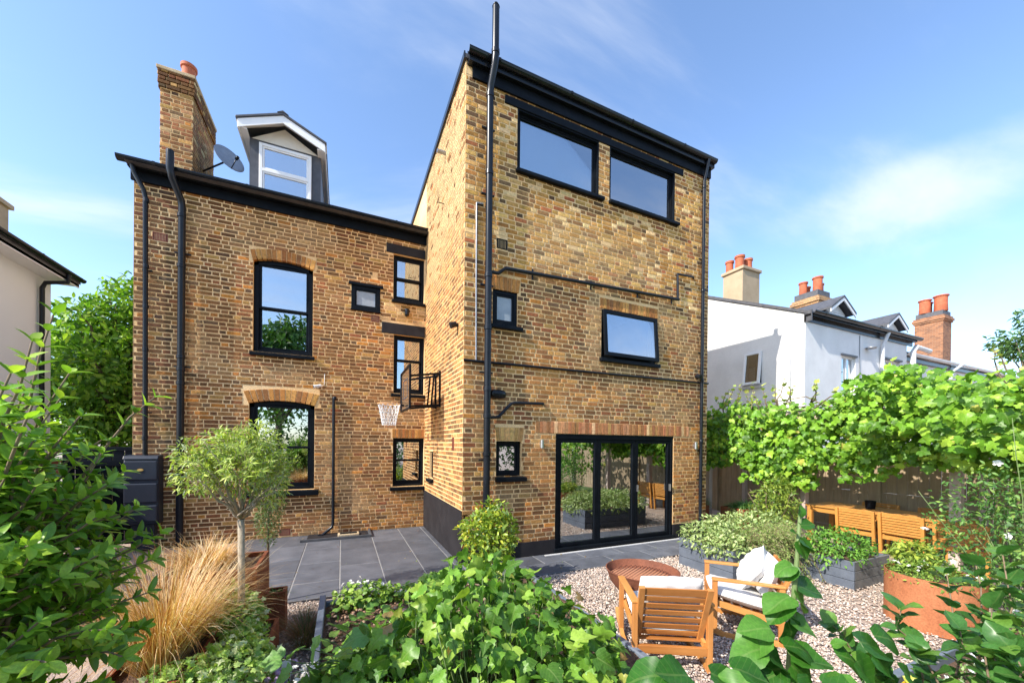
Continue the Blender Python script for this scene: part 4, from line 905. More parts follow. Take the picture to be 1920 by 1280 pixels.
# ------------------------------------------------------------------ lounge chairs
M['teak'] = wood('teak_x', (0.27, 0.085, 0.018), (0.50, 0.21, 0.055), 'x', 0.45)  # darker than the other teaks: shade on the backlit slats put into the colour
M['teak_y'] = wood('teak_y', (0.42, 0.17, 0.04), (0.62, 0.30, 0.085), 'y', 0.45)
M['teak_z'] = wood('teak_z', (0.38, 0.14, 0.035), (0.58, 0.26, 0.075), 'z', 0.45)
M['cushion'] = speckle('cushion_cloth', (0.62, 0.61, 0.60), (0.70, 0.69, 0.68), 3, 0.95, 0.5, 0.003, 0.2, 0, 240)
def cushion(w, d, h, name, mat, parent, T, puff=0.25, seg=14, wr=0.006):
    n = seg; vs = []; fs = []; r = np.random.default_rng(int(w*1000+d*77))
    for side in (1, -1):
        for i in range(n+1):
            for j in range(n+1):
                a, b = i/n*2-1, j/n*2-1; e = (1-abs(a)**6)*(1-abs(b)**6); cx = 1-0.04*(abs(b)**2); cy_ = 1-0.04*(abs(a)**2)
                z = side*h/2*(e**0.45)*(1-puff*(a*a+b*b)/2)+ (wr*math.sin(a*9+b*4)*math.cos(b*7-a*3) if e > 0.2 else 0)
                vs.append(T @ Vector((a*w/2*cx, b*d/2*cy_, z)))
    N = (n+1)*(n+1)
    for s in (0, 1):
        for i in range(n):
            for j in range(n):
                q = (s*N+i*(n+1)+j, s*N+(i+1)*(n+1)+j, s*N+(i+1)*(n+1)+j+1, s*N+i*(n+1)+j+1); fs.append(q if s == 0 else tuple(reversed(q)))
    mb = MB(); mb.v = [tuple(v) for v in vs]; mb.f = fs; return mb.build(name, mat, parent, True)
def lounge_chair(label, loc, rz):
    t = thing('lounge_chair', label, 'lounge chair', loc, rz, 'wooden lounge chairs by the fire pit'); wd = 0.31
    for s in (-1, 1):
        x = s*wd
        MB().box((x-0.022, -0.31, 0.0), (x+0.022, -0.262, 0.565)).build('leg', M['teak_z'], t, bevel=0.004)
        MB().box((x-0.022, 0.262, 0.06), (x+0.022, 0.31, 0.565)).build('leg', M['teak_z'], t, bevel=0.004)
        MB().box((x-0.032, -0.315, 0.567), (x+0.032, 0.315, 0.592)).build('armrest', M['teak_y'], t, bevel=0.006)
        pts = [(x, -0.29, 0.03), (x, -0.05, 0.015), (x, 0.2, 0.03), (x, 0.42, 0.11), (x, 0.52, 0.17)]
        mb = MB()
        for p, q in zip(pts[:-1], pts[1:]): mb.bar(p, q, 0.035, 0.05)
        mb.build('runner', M['teak_y'], t, bevel=0.003)
        MB().bar((x*0.9, 0.29, 0.335), (x*0.9, -0.27, 0.22), 0.03, 0.06).build('seat_rail', M['teak_y'], t, bevel=0.004)
        MB().bar((s*0.262, -0.20, 0.24), (s*0.275, -0.385, 0.74), 0.05, 0.032, (0, 1, 0)).build('back_stile', M['teak_z'], t, bevel=0.004)
    MB().box((-wd+.022, -0.305, 0.14), (wd-.022, -0.27, 0.21)).build('rear_rail', M['teak'], t, bevel=0.004)
    MB().box((-wd+.022, 0.275, 0.29), (wd-.022, 0.305, 0.37)).build('front_rail', M['teak'], t, bevel=0.004)
    for k in range(7):
        f = k/6.3; zc = 0.29+f*0.43; yc = -0.218-f*0.16
        MB().bar((-0.25, yc, zc), (0.25, yc, zc), 0.012, 0.048 if k < 6 else 0.075, (0, -0.35, 1)).build('slat', M['teak'], t, bevel=0.003)
    for k in range(6):
        y = 0.24-k*0.088; MB().box((-0.27, y-0.03, 0.318-k*0.019), (0.27, y+0.03, 0.334-k*0.019)).build('slat', M['teak'], t, bevel=0.003)
    T1 = Matrix.Translation((0, 0.04, 0.375)) @ Matrix.Rotation(R(11), 4, 'X'); cushion(0.555, 0.56, 0.13, 'seat_cushion', M['cushion'], t, T1)
    T2 = Matrix.Translation((0, -0.215, 0.61)) @ Matrix.Rotation(R(108), 4, 'X'); cushion(0.54, 0.40, 0.12, 'back_cushion', M['cushion'], t, T2, wr=0.01)
    return t
ca = lounge_chair('wooden lounge chair with its slatted back towards the lens, facing the fire pit', (1.0, -3.105, -0.02), math.atan2(0.87, 0.49)-math.pi/2)
cb = lounge_chair('wooden lounge chair turned sideways with a white scatter pillow on its seat', (2.15, -3.08, -0.02), math.atan2(0.707, -0.707)-math.pi/2)
pl = thing('scatter_pillow', 'crumpled white scatter pillow leaning in the sideways lounge chair', 'pillow', (2.15, -3.08, -0.02), math.atan2(0.707, -0.707)-math.pi/2)
cushion(0.42, 0.40, 0.17, 'pillow_cover', speckle('pillow_cloth', (0.66, 0.66, 0.66), (0.74, 0.74, 0.74), 3, 0.95, 0.5, 0.003, 0.2, 0, 240), pl, Matrix.Translation((0.02, -0.10, 0.64)) @ Matrix.Rotation(R(118), 4, 'X') @ Matrix.Rotation(R(30), 4, 'Z'), 0.6, wr=0.014)

# ------------------------------------------------------------------ dining set under the pergola
M['oak'] = wood('dining_wood_y', (0.40, 0.16, 0.028), (0.56, 0.27, 0.06), 'y', 0.5)
M['oak_z'] = wood('dining_wood_z', (0.42, 0.17, 0.03), (0.58, 0.28, 0.065), 'z', 0.5)
t = thing('dining_table', 'long slatted wooden dining table in the shade of the pergola', 'table', (7.5, -2.15, -0.03))
for k in range(8): MB().box((-0.45+k*0.1125, -1.05, 0.73), (-0.45+k*0.1125+0.105, 1.05, 0.76)).build('slat', M['oak'], t, bevel=0.004)
for sx in (-1, 1):
    for sy in (-1, 1): MB().box((sx*0.40-0.04, sy*0.98-0.04, 0), (sx*0.40+0.04, sy*0.98+0.04, 0.728)).build('leg', M['oak_z'], t, bevel=0.005)
    MB().box((sx*0.40-0.015, -0.94, 0.63), (sx*0.40+0.015, 0.94, 0.728)).build('apron', M['oak'], t)
def dining_chair(label, loc, rz, w=0.58):
    t = thing('dining_chair', label, 'chair', loc, rz, 'slatted wooden dining chairs'); h = w/2
    for s in (-1, 1):
        MB().bar((s*(h-.02), -0.25, 0), (s*(h-.02), -0.33, 0.79), 0.045, 0.05, (0, 1, 0)).build('leg', M['oak_z'], t, bevel=0.004)
        MB().box((s*(h-.02)-.022, 0.22, 0), (s*(h-.02)+.022, 0.27, 0.62)).build('leg', M['oak_z'], t, bevel=0.004)
        MB().box((s*(h-.02)-.03, -0.30, 0.62), (s*(h-.02)+.03, 0.29, 0.645)).build('armrest', M['oak_z'], t, bevel=0.004)
        MB().box((s*(h-.05)-.012, -0.25, 0.36), (s*(h-.05)+.012, 0.25, 0.42)).build('seat_rail', M['oak_z'], t)
    for k in range(8):
        z = 0.44+k*0.046; MB().box((-h+.045, -0.285-k*0.005, z), (h-.045, -0.27-k*0.005, z+0.036)).build('slat', M['oak'], t, bevel=0.003)
    for k in range(6): MB().box((-h+.05, -0.24+k*0.085, 0.42), (h-.05, -0.24+k*0.085+0.07, 0.437)).build('slat', M['oak'], t, bevel=0.003)
    MB().box((-h+.045, -0.275, 0.33), (h-.045, -0.25, 0.4)).build('rear_rail', M['oak'], t)
    return t
for y, lab in ((-1.96, 'wooden dining chair beside the empty end of the table, farthest from the pale post'), (-2.59, 'middle wooden dining chair with its slatted back in dappled sun'), (-3.27, 'wooden dining chair half hidden behind the pale pergola post')):
    dining_chair(lab, (7.28, y, -0.03), -math.pi/2)
for y, lab in ((-1.75, 'wooden dining chair on the fence side of the table, away from the rose'), (-2.6, 'wooden dining chair on the fence side of the table, nearer the rose')):
    dining_chair(lab, (8.12, y, -0.03), math.pi/2)
t = thing('table_pot', 'small dark pot standing on the dining table', 'pot', (7.55, -1.95, 0.731)); MB().lathe([(0.001, 0), (0.07, 0), (0.085, 0.16), (0.075, 0.16), (0.065, 0.03), (0.001, 0.03)], 20).build('vessel', M['black'], t, True, autosmooth=True)

# ------------------------------------------------------------------ boundary fence, pergola, ladder
M['fence'] = wood('fence_board', (0.24, 0.175, 0.11), (0.42, 0.32, 0.21), 'z', 0.85)
t = thing('boundary_fence', 'weathered close boarded fence behind the dining table', 'fence', (8.75, 0, -0.03))
for k in range(112):
    y = -13.1+k*0.158; z0, z1 = 0.14, 1.86
    MB().box((0.0, y, 0.98+random.random()*0.01), (0.02+random.random()*0.008, y+0.15, z1+random.random()*0.01)).build('board', M['fence'], t)
    MB().box((0.0, y, z0), (0.02+random.random()*0.008, y+0.15, 0.93)).build('board', M['fence'], t)
for k in range(10):
    y = -13.0+k*1.9; MB().box((-0.06, y-0.05, 0), (0.04, y+0.05, 1.95)).build('post', M['fence'], t)
for z in (0.0, 0.93): MB().box((0.004, -13.1, z), (0.05, 4.6, z+(0.13 if z == 0 else 0.05))).build('rail', M['fence'], t)
M['post'] = wood('grey_timber', (0.36, 0.27, 0.23), (0.55, 0.45, 0.40), 'z', 0.8)
M['post_y'] = wood('grey_timber_y', (0.34, 0.26, 0.2), (0.5, 0.4, 0.34), 'y', 0.8)
t = thing('pergola', 'grey timber pergola carrying the grapevine over the dining table', 'pergola', (7.1, 0, -0.03))
for y in (-7.4, -5.2, -3.19, -1.04, 1.20): MB().box((-0.065, y-0.065, 0), (0.065, y+0.065, 2.45)).build('post', M['post'], t, bevel=0.006)
for y in (-3.1, 1.2): MB().box((1.40, y-0.05, 0), (1.5, y+0.05, 2.45)).build('post', M['post'], t, bevel=0.006)
for x in (0, 1.45): MB().box((x-0.04, -7.5, 2.45), (x+0.04, 1.5, 2.58)).build('beam', M['post_y'], t, bevel=0.006)
for k in range(16): MB().box((-0.35, -7.3+k*0.58, 2.582), (1.65, -7.25+k*0.58, 2.68)).build('rafter', M['post'], t, bevel=0.004)
t = thing('step_ladder', 'timber ladder with pale rungs leaning by the corner of the tower', 'ladder', (7.0, 1.75, -0.03), R(-15))
for x in (-0.19, 0.19): MB().bar((x, 0.0, 0), (x, 0.35, 1.75), 0.05, 0.07).build('stile', M['fence'], t)
for k in range(6): MB().box((-0.17, 0.03+k*0.056, 0.22+k*0.28), (0.17, 0.12+k*0.056, 0.245+k*0.28)).build('rung', M['white'], t)

# boundary wall of orange brick behind the shrub, to the west
mt, nt, b = new_mat('orange_brick'); bt = nt.nodes.new('ShaderNodeTexBrick'); bt.inputs['Scale'].default_value = 1.0
bt.inputs['Brick Width'].default_value = 0.225; bt.inputs['Row Height'].default_value = 0.075; bt.inputs['Mortar Size'].default_value = 0.006
bt.inputs['Color1'].default_value = (0.40, 0.15, 0.06, 1); bt.inputs['Color2'].default_value = (0.28, 0.10, 0.05, 1); bt.inputs['Mortar'].default_value = (0.4, 0.32, 0.24, 1)
tcc = nt.nodes.new('ShaderNodeTexCoord'); sx_ = nt.nodes.new('ShaderNodeSeparateXYZ'); cx_ = nt.nodes.new('ShaderNodeCombineXYZ')
nt.links.new(tcc.outputs['Object'], sx_.inputs[0]); nt.links.new(sx_.outputs[1], cx_.inputs[0]); nt.links.new(sx_.outputs[2], cx_.inputs[1]); nt.links.new(cx_.outputs[0], bt.inputs['Vector'])
nt.links.new(bt.outputs[0], b.inputs['Base Color']); b.inputs['Roughness'].default_value = 0.9; bump(nt, b, bt.outputs['Fac'], -0.6, 0.01); M['orange_brick'] = mt
t = thing('garden_wall', 'low orange brick garden wall glimpsed through the shrub', 'wall', (-6.2, -1.0, -0.03))
MB().box((-0.11, -6.0, 0), (0.11, 4.2, 1.55)).build('brick_face', M['orange_brick'], t)
MB().box((-0.14, -6.0, 1.552), (0.14, 4.2, 1.62)).build('coping', M['airbrick'], t, bevel=0.01)
# lawn at the garden end, behind the lens (mirrored in the folding door)
lm, lnt, lb = new_mat('lawn_turf'); lv = coord(lnt); ln = noise(lnt, lv, 40, 5)
lnt.links.new(ramp(lnt, ln, [(0.3, (0.05, 0.10, 0.02)), (0.7, (0.12, 0.2, 0.05))]), lb.inputs['Base Color']); lb.inputs['Roughness'].default_value = 0.95; bump(lnt, lb, ln, 1.0, 0.03)
lo = MB().add([(-6.0, -15, -0.034), (8.7, -15, -0.034), (8.7, -6.4, -0.034), (-6.0, -6.4, -0.034)], [(0, 1, 2, 3)]).build('lawn', lm)
lo['kind'] = 'structure'; lo['label'] = 'green lawn at the far end of the garden'; lo['category'] = 'lawn'
# ------------------------------------------------------------------ neighbouring houses
M['render_w'] = speckle('white_render', (0.66, 0.66, 0.655), (0.80, 0.80, 0.795), 1.3, 0.9, 0.35, 0.006, 0.2, 0, 45)
M['render_c'] = speckle('cream_render', (0.80, 0.81, 0.82), (0.85, 0.86, 0.87), 0.8, 0.9, 0.2, 0.004, 0.2, 0, 45)
M['stone'] = speckle('sand_render', (0.36, 0.27, 0.17), (0.48, 0.37, 0.25), 2.0, 0.9, 0.3, 0.005)
M['tile_roof'] = speckle('tile_roof', (0.22, 0.15, 0.12), (0.34, 0.25, 0.2), 5, 0.8, 0.4, 0.01)
mt, nt, b = new_mat('stock_brick'); bt = nt.nodes.new('ShaderNodeTexBrick'); bt.inputs['Scale'].default_value = 1.0
bt.inputs['Brick Width'].default_value = 0.225; bt.inputs['Row Height'].default_value = 0.077; bt.inputs['Mortar Size'].default_value = 0.007
bt.inputs['Color1'].default_value = (0.40, 0.22, 0.09, 1); bt.inputs['Color2'].default_value = (0.22, 0.11, 0.05, 1); bt.inputs['Mortar'].default_value = (0.45, 0.34, 0.2, 1)
tcc = nt.nodes.new('ShaderNodeTexCoord'); sp_ = nt.nodes.new('ShaderNodeSeparateXYZ'); nt.links.new(tcc.outputs['Object'], sp_.inputs[0])
ad = nt.nodes.new('ShaderNodeMath'); nt.links.new(sp_.outputs[0], ad.inputs[0]); nt.links.new(sp_.outputs[1], ad.inputs[1])
cb_ = nt.nodes.new('ShaderNodeCombineXYZ'); nt.links.new(ad.outputs[0], cb_.inputs[0]); nt.links.new(sp_.outputs[2], cb_.inputs[1]); nt.links.new(cb_.outputs[0], bt.inputs['Vector'])
nt.links.new(bt.outputs[0], b.inputs['Base Color']); b.inputs['Roughness'].default_value = 0.9; bump(nt, b, bt.outputs['Fac'], -0.7, 0.012); M['stock'] = mt
def stack(parent, x0, x1, y0, y1, z0, z1, mat, pots, brick=True, potr=0.13, poth=0.42):
    c = MB().box((x0, y0, z0), (x1, y1, z1)).build('chimney', mat, parent)
    if brick:
        for k, (e, a, bq) in enumerate(((0.05, 0.0, 0.10), (0.10, 0.10, 0.24), (0.05, 0.24, 0.34), (-0.03, 0.34, 0.62))):
            MB().box((x0-e, y0-e, z1+a+.001), (x1+e, y1+e, z1+bq)).build('corbel', mat if k < 3 else M['slate_roof'], c)
        zt = z1+0.62
    else:
        MB().box((x0-0.05, y0-0.05, z1+.001), (x1+0.05, y1+0.05, z1+0.10)).build('capping', mat, c, bevel=0.02); zt = z1+0.10
    for (fx, fy, s) in pots: pot(c, x0+fx*(x1-x0), y0+fy*(y1-y0), zt, potr*s, poth*s)
    return c
nh = thing('white_house', 'white rendered house with a sunlit gable beyond the vine', 'house', (0, 0, 0))
NX, NY = 9.12, 0.04; PT = 0.481
NG = Wall((NX, NY, 0), (0, 1, 0), (-1, 0, 0)); NF = Wall((NX, NY, 0), (1, 0, 0), (0, -1, 0))
nwin = (1.08, 1.60, 3.68, 4.64); us = [0, nwin[0], nwin[1], 8.3]
mb = MB()
top = lambda u: 5.33+PT*u if u < 4.15 else 5.33+PT*(8.3-u)
mb.add([NG.P(0, -0.05), NG.P(nwin[0], -0.05), NG.P(nwin[0], top(nwin[0])), NG.P(0, top(0))], [(0, 1, 2, 3)])
mb.add([NG.P(nwin[0], -0.05), NG.P(nwin[1], -0.05), NG.P(nwin[1], nwin[2]), NG.P(nwin[0], nwin[2])], [(0, 1, 2, 3)])
mb.add([NG.P(nwin[0], nwin[3]), NG.P(nwin[1], nwin[3]), NG.P(nwin[1], top(nwin[1])), NG.P(nwin[0], top(nwin[0]))], [(0, 1, 2, 3)])
mb.add([NG.P(nwin[1], -0.05), NG.P(8.3, -0.05), NG.P(8.3, top(8.3)), NG.P(4.15, top(4.15)), NG.P(nwin[1], top(nwin[1]))], [(0, 1, 2, 3, 4)])
for (a, c, e, f) in ((nwin[0], nwin[2], nwin[0], nwin[3]), (nwin[1], nwin[2], nwin[1], nwin[3]), (nwin[0], nwin[2], nwin[1], nwin[2]), (nwin[0], nwin[3], nwin[1], nwin[3])):
    mb.add([NG.P(a, c), NG.P(e, f), NG.P(e, f, -0.2), NG.P(a, c, -0.2)], [(0, 1, 2, 3)])
mb.build('wall', M['render_w'], nh)
fz = [(1.70, 2.43, 2.9, 4.45), (3.9, 4.95, 4.18, 4.57)]
backing(NF, 0, 5.4, -0.05, 5.33, fz, M['render_w'], 'wall', nh)
MB().box((NX+5.38, NY, 0), (NX+5.40, 8, 5.33)).build('wall', M['render_w'], nh)
mb = MB(); mb.prism([(NY-0.14, 5.28), (NY+4.15, 5.28+PT*4.29), (NY+8.44, 5.28), (NY+8.44, 5.36), (NY+4.15, 5.38+PT*4.29), (NY-0.14, 5.36)], NX-0.04, NX+5.7, lambda a, b, h: (h, a, b)); mb.build('roof', M['slate_roof'], nh)
mb = MB(); NF.box(mb, -0.05, 5.7, 5.14, 5.30, 0.0, 0.03); mb.build('fascia', M['gutter'], nh)
mb = MB(); NF.box(mb, -0.05, 5.7, 5.26, 5.30, 0.03, 0.14); mb.build('soffit', M['gutter'], nh)
mb = MB(); NG.box(mb, -0.16, 0.02, 5.12, 5.40, 0.0, 0.03); mb.build('verge_board', M['lead'], nh)
gutter(NF, 0.0, 5.85, 5.36, 0.17, 0.065, parent=nh)
W_ = M['white']
def white_window(W, op, parent, n=2, d=-0.06, t=0.05, name='window'):
    u0, u1, z0, z1 = op; mb = MB(); rect_frame(mb, W, u0, u1, z0, z1, t, d-0.05, d)
    for k in range(1, n): c = u0+(u1-u0)*k/n; W.box(mb, c-t/2, c+t/2, z0+t, z1-t, d-0.05, d)
    w = mb.build(name, W_, parent, bevel=0.004)
    for k in range(n):
        a, e = u0+(u1-u0)*k/n+t*0.6, u0+(u1-u0)*(k+1)/n-t*0.6; pane(W, a, e, z0+t*.6, z1-t*.6, d-0.03, w)
    mb = MB(); W.box(mb, u0, u1, z0, z1, d-0.25, d-0.24); mb.build('pane_backing', M['black'], w); return w  # black sheet behind the panes stands in for the unlit interior
w_ = white_window(NF, fz[0], nh); mb = MB(); NF.box(mb, 1.66, 2.47, 4.45, 4.5, -0.01, 0.03); mb.build('drip_head', M['lead'], w_)
w_ = white_window(NF, fz[1], nh); mb = MB(); NF.box(mb, 3.85, 5.0, 4.10, 4.18, -0.05, 0.08); mb.build('sill', M['render_w'], w_); mb = MB(); NF.box(mb, 3.85, 5.0, 4.57, 4.62, -0.02, 0.06); mb.build('drip_head', M['lead'], w_)
# gable window ajar
mb = MB(); rect_frame(mb, NG, *nwin, 0.045, -0.10, -0.04); gw = mb.build('window', W_, nh)
hg = NG.P(0, nwin[3]-0.02, -0.02); rg = Matrix.Rotation(R(6), 3, 'Y'); tg = lambda q: hg + rg @ (NG.T(q)-hg)
mb = MB(); a0, a1, b0, b1 = nwin[0]+.01, nwin[1]-.01, nwin[2]+.01, nwin[3]-.01
for (a, e, c, f) in ((a0, a0+.07, b0, b1), (a1-.07, a1, b0, b1), (a0+.07, a1-.07, b0, b0+.07), (a0+.07, a1-.07, b1-.07, b1)): mb.box((a, c, -0.02), (e, f, 0.03), tg)
mb.build('sash', W_, gw, bevel=0.004); mb = MB().box((a0+.06, b0+.06, 0.0), (a1-.06, b1-.06, 0.006), tg); mb.build('pane', glass_mat('dim_glass', 0.12, (0.4, 0.4, 0.4)), gw)
mb = MB(); NG.box(mb, nwin[0]-.04, nwin[1]+.04, nwin[2]-.1, nwin[2]-.005, -0.1, 0.06); mb.build('sill', speckle('grey_sill', (0.4, 0.4, 0.41), (0.5, 0.5, 0.51), 4), gw)
mb = MB(); NG.box(mb, nwin[0], nwin[1], nwin[2], nwin[3], -0.5, -0.49); mb.build('pane_backing', M['black'], gw)  # black sheet put where the gable room is only dark
wp = speckle('white_pipe', (0.55, 0.56, 0.58), (0.64, 0.65, 0.67), 4, 0.4)
M['wpipe'] = wp
def wpipe(pts, r, parent): return MB().tube(pts, r, 10).build('downpipe', wp, parent, True, autosmooth=True)
wpipe([(12.95, NY-0.16, 5.30), (12.88, NY-0.10, 5.05), (12.86, NY-0.07, 4.9), (12.86, NY-0.07, 0)], 0.05, nh)
wpipe([(15.6, NY-0.16, 5.05), (14.75, NY-0.14, 5.10), (14.66, NY-0.1, 4.95), (14.64, NY-0.1, 0)], 0.07, nh)
MB().lathe([(0.001, 0.0), (0.10, 0.02), (0.14, 0.06), (0.13, 0.062), (0.001, 0.01)], 16, (12.1, NY-0.12, 4.72)).build('extractor_cowl', M['grey_metal'], nh, True)
stack(nh, 9.45, 10.25, 1.95, 2.60, 5.9, 7.36, M['stone'], ((0.2, 0.85, 0.9), (0.28, 0.4, 1.05), (0.72, 0.35, 0.95)), False, 0.125, 0.42)
MB().tube([NF.P(2.6, 5.1, 0.01), NF.P(2.62, 3.6, 0.012), NF.P(3.3, 3.5, 0.01), NF.P(3.32, 0.5, 0.01)], 0.012, 6).build('cable', M['grey_metal'], nh)
MB().tube([NG.P(0.35, 5.3, 0.01), NG.P(0.33, 4.0, 0.012), NG.P(0.36, 1.0, 0.01)], 0.012, 6).build('cable', M['grey_metal'], nh)
# hairline crack in the gable render
MB().tube([NG.P(2.15, 6.28, 0.0), NG.P(1.95, 6.16, 0.001), NG.P(1.78, 6.02, 0.0), NG.P(1.6, 5.98, 0.001), NG.P(1.45, 5.84, 0.0)], 0.004, 4).build('crack', M['grey_metal'], nh)
def small_dormer(parent, xc, y, z, w, h, gap=0.33):
    d = MB().box((xc-w/2, y, z-0.6), (xc+w/2, y+1.8, z+h)).build('dormer', M['lead'], parent)
    DWn = Wall((xc, y, 0), (1, 0, 0), (0, -1, 0))
    mb = MB(); mb.prism([(xc-w/2, z+h), (xc+w/2, z+h), (xc, z+h+w*0.30)], y-0.01, y, lambda a, b, hh: (a, hh, b)); mb.build('gable_board', M['render_w'], d)
    for s in (-1, 1):
        xe = xc+s*(w/2+0.16); zr = z+h+w*0.30+0.10; ze = z+h-0.02
        mb = MB(); mb.prism([(xc, zr), (xe, ze), (xe, ze+0.07), (xc, zr+0.07)], y-0.25, y+2.4, lambda a, b, hh: (a, hh, b)); mb.build('dormer_roof', M['slate_roof'], d)
        mb = MB(); mb.prism([(xc, zr-0.10), (xe, ze-0.10), (xe, ze-.002), (xc, zr-.002)], y-0.24, y-0.21, lambda a, b, hh: (a, hh, b)); mb.build('bargeboard', W_, d)
    mb = MB(); rect_frame(mb, DWn, -w*0.4, w*0.4, z, z+h-0.03, 0.05, -0.02, 0.04); DWn.box(mb, -0.025, 0.025, z+.05, z+h-.08, -0.02, 0.04); mb.build('frame', W_, d)
    mb = MB(); DWn.box(mb, -w*0.36, w*0.36, z+.04, z+h-.07, 0.004, 0.01); mb.build('pane', M['glass'], d)
small_dormer(nh, 13.05, 1.25, 5.92, 1.15, 0.40)
nh2 = thing('terraced_house', 'white terraced house with brown roof further along behind the vine', 'house', (0, 0, 0))
N2 = Wall((14.55, 0.35, 0), (1, 0, 0), (0, -1, 0))
fz2 = [(0.35, 0.9, 3.0, 4.5), (2.4, 2.9, 4.0, 4.45), (6.0, 6.6, 4.0, 4.5)]
backing(N2, 0, 24, -0.05, 4.95, fz2, M['render_w'], 'wall', nh2)
for q in fz2: white_window(N2, q, nh2, 2 if q is fz2[0] else 1)
mb = MB(); mb.prism([(0.2, 4.95), (4.3, 4.95+PT*4.1), (8.4, 4.95), (8.4, 5.04), (4.3, 5.05+PT*4.1), (0.2, 5.04)], 14.85, 22, lambda a, b, h: (h, a, b)); mb.build('roof', M['slate_roof'], nh2)
mb = MB(); mb.prism([(0.2, 4.85), (4.3, 4.85+PT*4.1), (8.4, 4.85), (8.4, 4.94), (4.3, 4.95+PT*4.1), (0.2, 4.94)], 22.01, 40, lambda a, b, h: (h, a, b)); mb.build('roof', M['tile_roof'], nh2)
gutter(N2, 0.35, 24, 5.0, 0.16, 0.07, parent=nh2, mat='wpipe')
mb = MB(); N2.box(mb, 0.3, 24, 4.78, 4.93, 0.0, 0.09); mb.build('fascia', M['gutter'], nh2)
small_dormer(nh2, 16.65, 1.25, 5.88, 1.15, 0.42)
stack(nh2, 17.3, 18.3, 3.9, 4.9, 5.5, 8.25, M['stock'], ((0.2, 0.7, 1.0), (0.35, 0.2, 1.15), (0.75, 0.3, 0.8), (0.6, 0.75, 0.8)), True, 0.16, 0.55)
M['stock_red'] = M['stock'].copy(); nb_ = [q for q in M['stock_red'].node_tree.nodes if q.type == 'TEX_BRICK'][0]; nb_.inputs['Color1'].default_value = (0.34, 0.15, 0.07, 1); nb_.inputs['Color2'].default_value = (0.16, 0.07, 0.04, 1); nb_.inputs['Mortar'].default_value = (0.3, 0.2, 0.13, 1)
stack(nh2, 30.0, 31.1, 4.0, 5.2, 5.5, 9.35, M['stock_red'], ((0.2, 0.7, 1.1), (0.4, 0.2, 1.25), (0.75, 0.3, 1.0), (0.6, 0.75, 1.0)), True, 0.24, 0.75)
wpipe([(18.9, 0.1, 4.98), (18.4, 0.2, 4.7), (18.35, 0.25, 4.3), (18.35, 0.25, 0)], 0.05, nh2)
# cream house to the west
lh = thing('cream_house', 'cream rendered house with deep eaves beside the chestnut tree', 'house', (0, 0, 0))
MB().box((-14, 3.3, -0.05), (-7.6, 5.98, 5.42)).build('wall', M['render_c'], lh)
mb = MB(); mb.prism([(-7.18, 5.42), (-7.18, 5.52), (-10.8, 7.3), (-14.4, 5.52), (-14.4, 5.42), (-10.8, 7.2)], 2.9, 6.1, lambda a, b, h: (a, h, b)); mb.build('roof', M['slate_roof'], lh)
MB().box((-7.62, 2.9, 5.36), (-7.2, 6.08, 5.42)).build('soffit', M['white'], lh)
MB().box((-7.225, 2.9, 5.34), (-7.2, 6.09, 5.50)).build('fascia', M['white'], lh)
LG = Wall((-7.2, 2.9, 0), (0, 1, 0), (1, 0, 0)); gutter(LG, 0, 3.2, 5.52, 0.06, 0.06, parent=lh)
pipe([(-7.14, 5.62, 5.47), (-7.16, 5.62, 5.30), (-7.48, 5.58, 5.22), (-7.53, 5.58, 5.1), (-7.53, 5.58, 0)], 0.04, parent=lh)
lc = MB().box((-9.3, 4.6, 5.5), (-8.45, 6.35, 6.95)).build('chimney', M['stone'], lh)
MB().box((-9.36, 4.54, 6.951), (-8.39, 6.41, 7.05)).build('capping', M['stone'], lc, bevel=0.01); pot(lc, -8.7, 5.95, 7.05, 0.12, 0.3)
# ------------------------------------------------------------------ plants
M['leaf'] = leaf_mat('leaf', 0.42, 0.28, 0.22, 0.35)
M['leaf_gloss'] = leaf_mat('leaf_glossy', 0.34, 0.36, 0.13, 0.42, 6)
M['leaf_small'] = leaf_mat('leaf_small', 0.5, 0.30, 0.10)
M['leaf_tree'] = leaf_mat('leaf_tree', 0.5, 0.38, 0.1)
M['blade'] = leaf_mat('grass_blade', 0.55, 0.25, 0.0, 0.25)
M['bark'] = speckle('bark', (0.11, 0.08, 0.055), (0.24, 0.19, 0.14), 14, 0.9, 0.8, 0.01)
M['olive_bark'] = speckle('olive_bark', (0.24, 0.19, 0.13), (0.44, 0.37, 0.28), 22, 0.85, 0.6, 0.006)
M['stem_green'] = speckle('green_stem', (0.10, 0.16, 0.05), (0.18, 0.24, 0.09), 8, 0.6)
M['twig'] = speckle('twig', (0.16, 0.11, 0.07), (0.26, 0.19, 0.12), 14, 0.8)
PR = np.random.default_rng(2024)
def at(px, py, d):
    """the point d metres in front of the lens seen at photograph pixel (px,py)"""
    return CAM + d*(FWD + RGT*(px-957.4)/705.8 - UPV*(py-835.8)/705.8)
def tpl_ellip(asp=0.4, rows=5, curl=0.25, fold=0.25, r=PR):
    V, L = [], []; F = []
    for i in range(rows+1):
        y = i/rows; w = asp*0.5*(math.sin(math.pi*(y*0.92+0.04))**0.75)*(1.15-0.3*y); z = -curl*y*y
        if i in (0, rows): w *= 0.15
        for x in (-w, 0, w): V.append((x, y, z+fold*abs(x))); L.append((x/asp, y, 0))
    for i in range(rows):
        for k in (0, 1):
            a, b, c, d = i*3+k, i*3+k+1, (i+1)*3+k+1, (i+1)*3+k; F += [(a, b, c), (a, c, d)]
    return np.array(V, float), np.array(F), np.array(L, float)
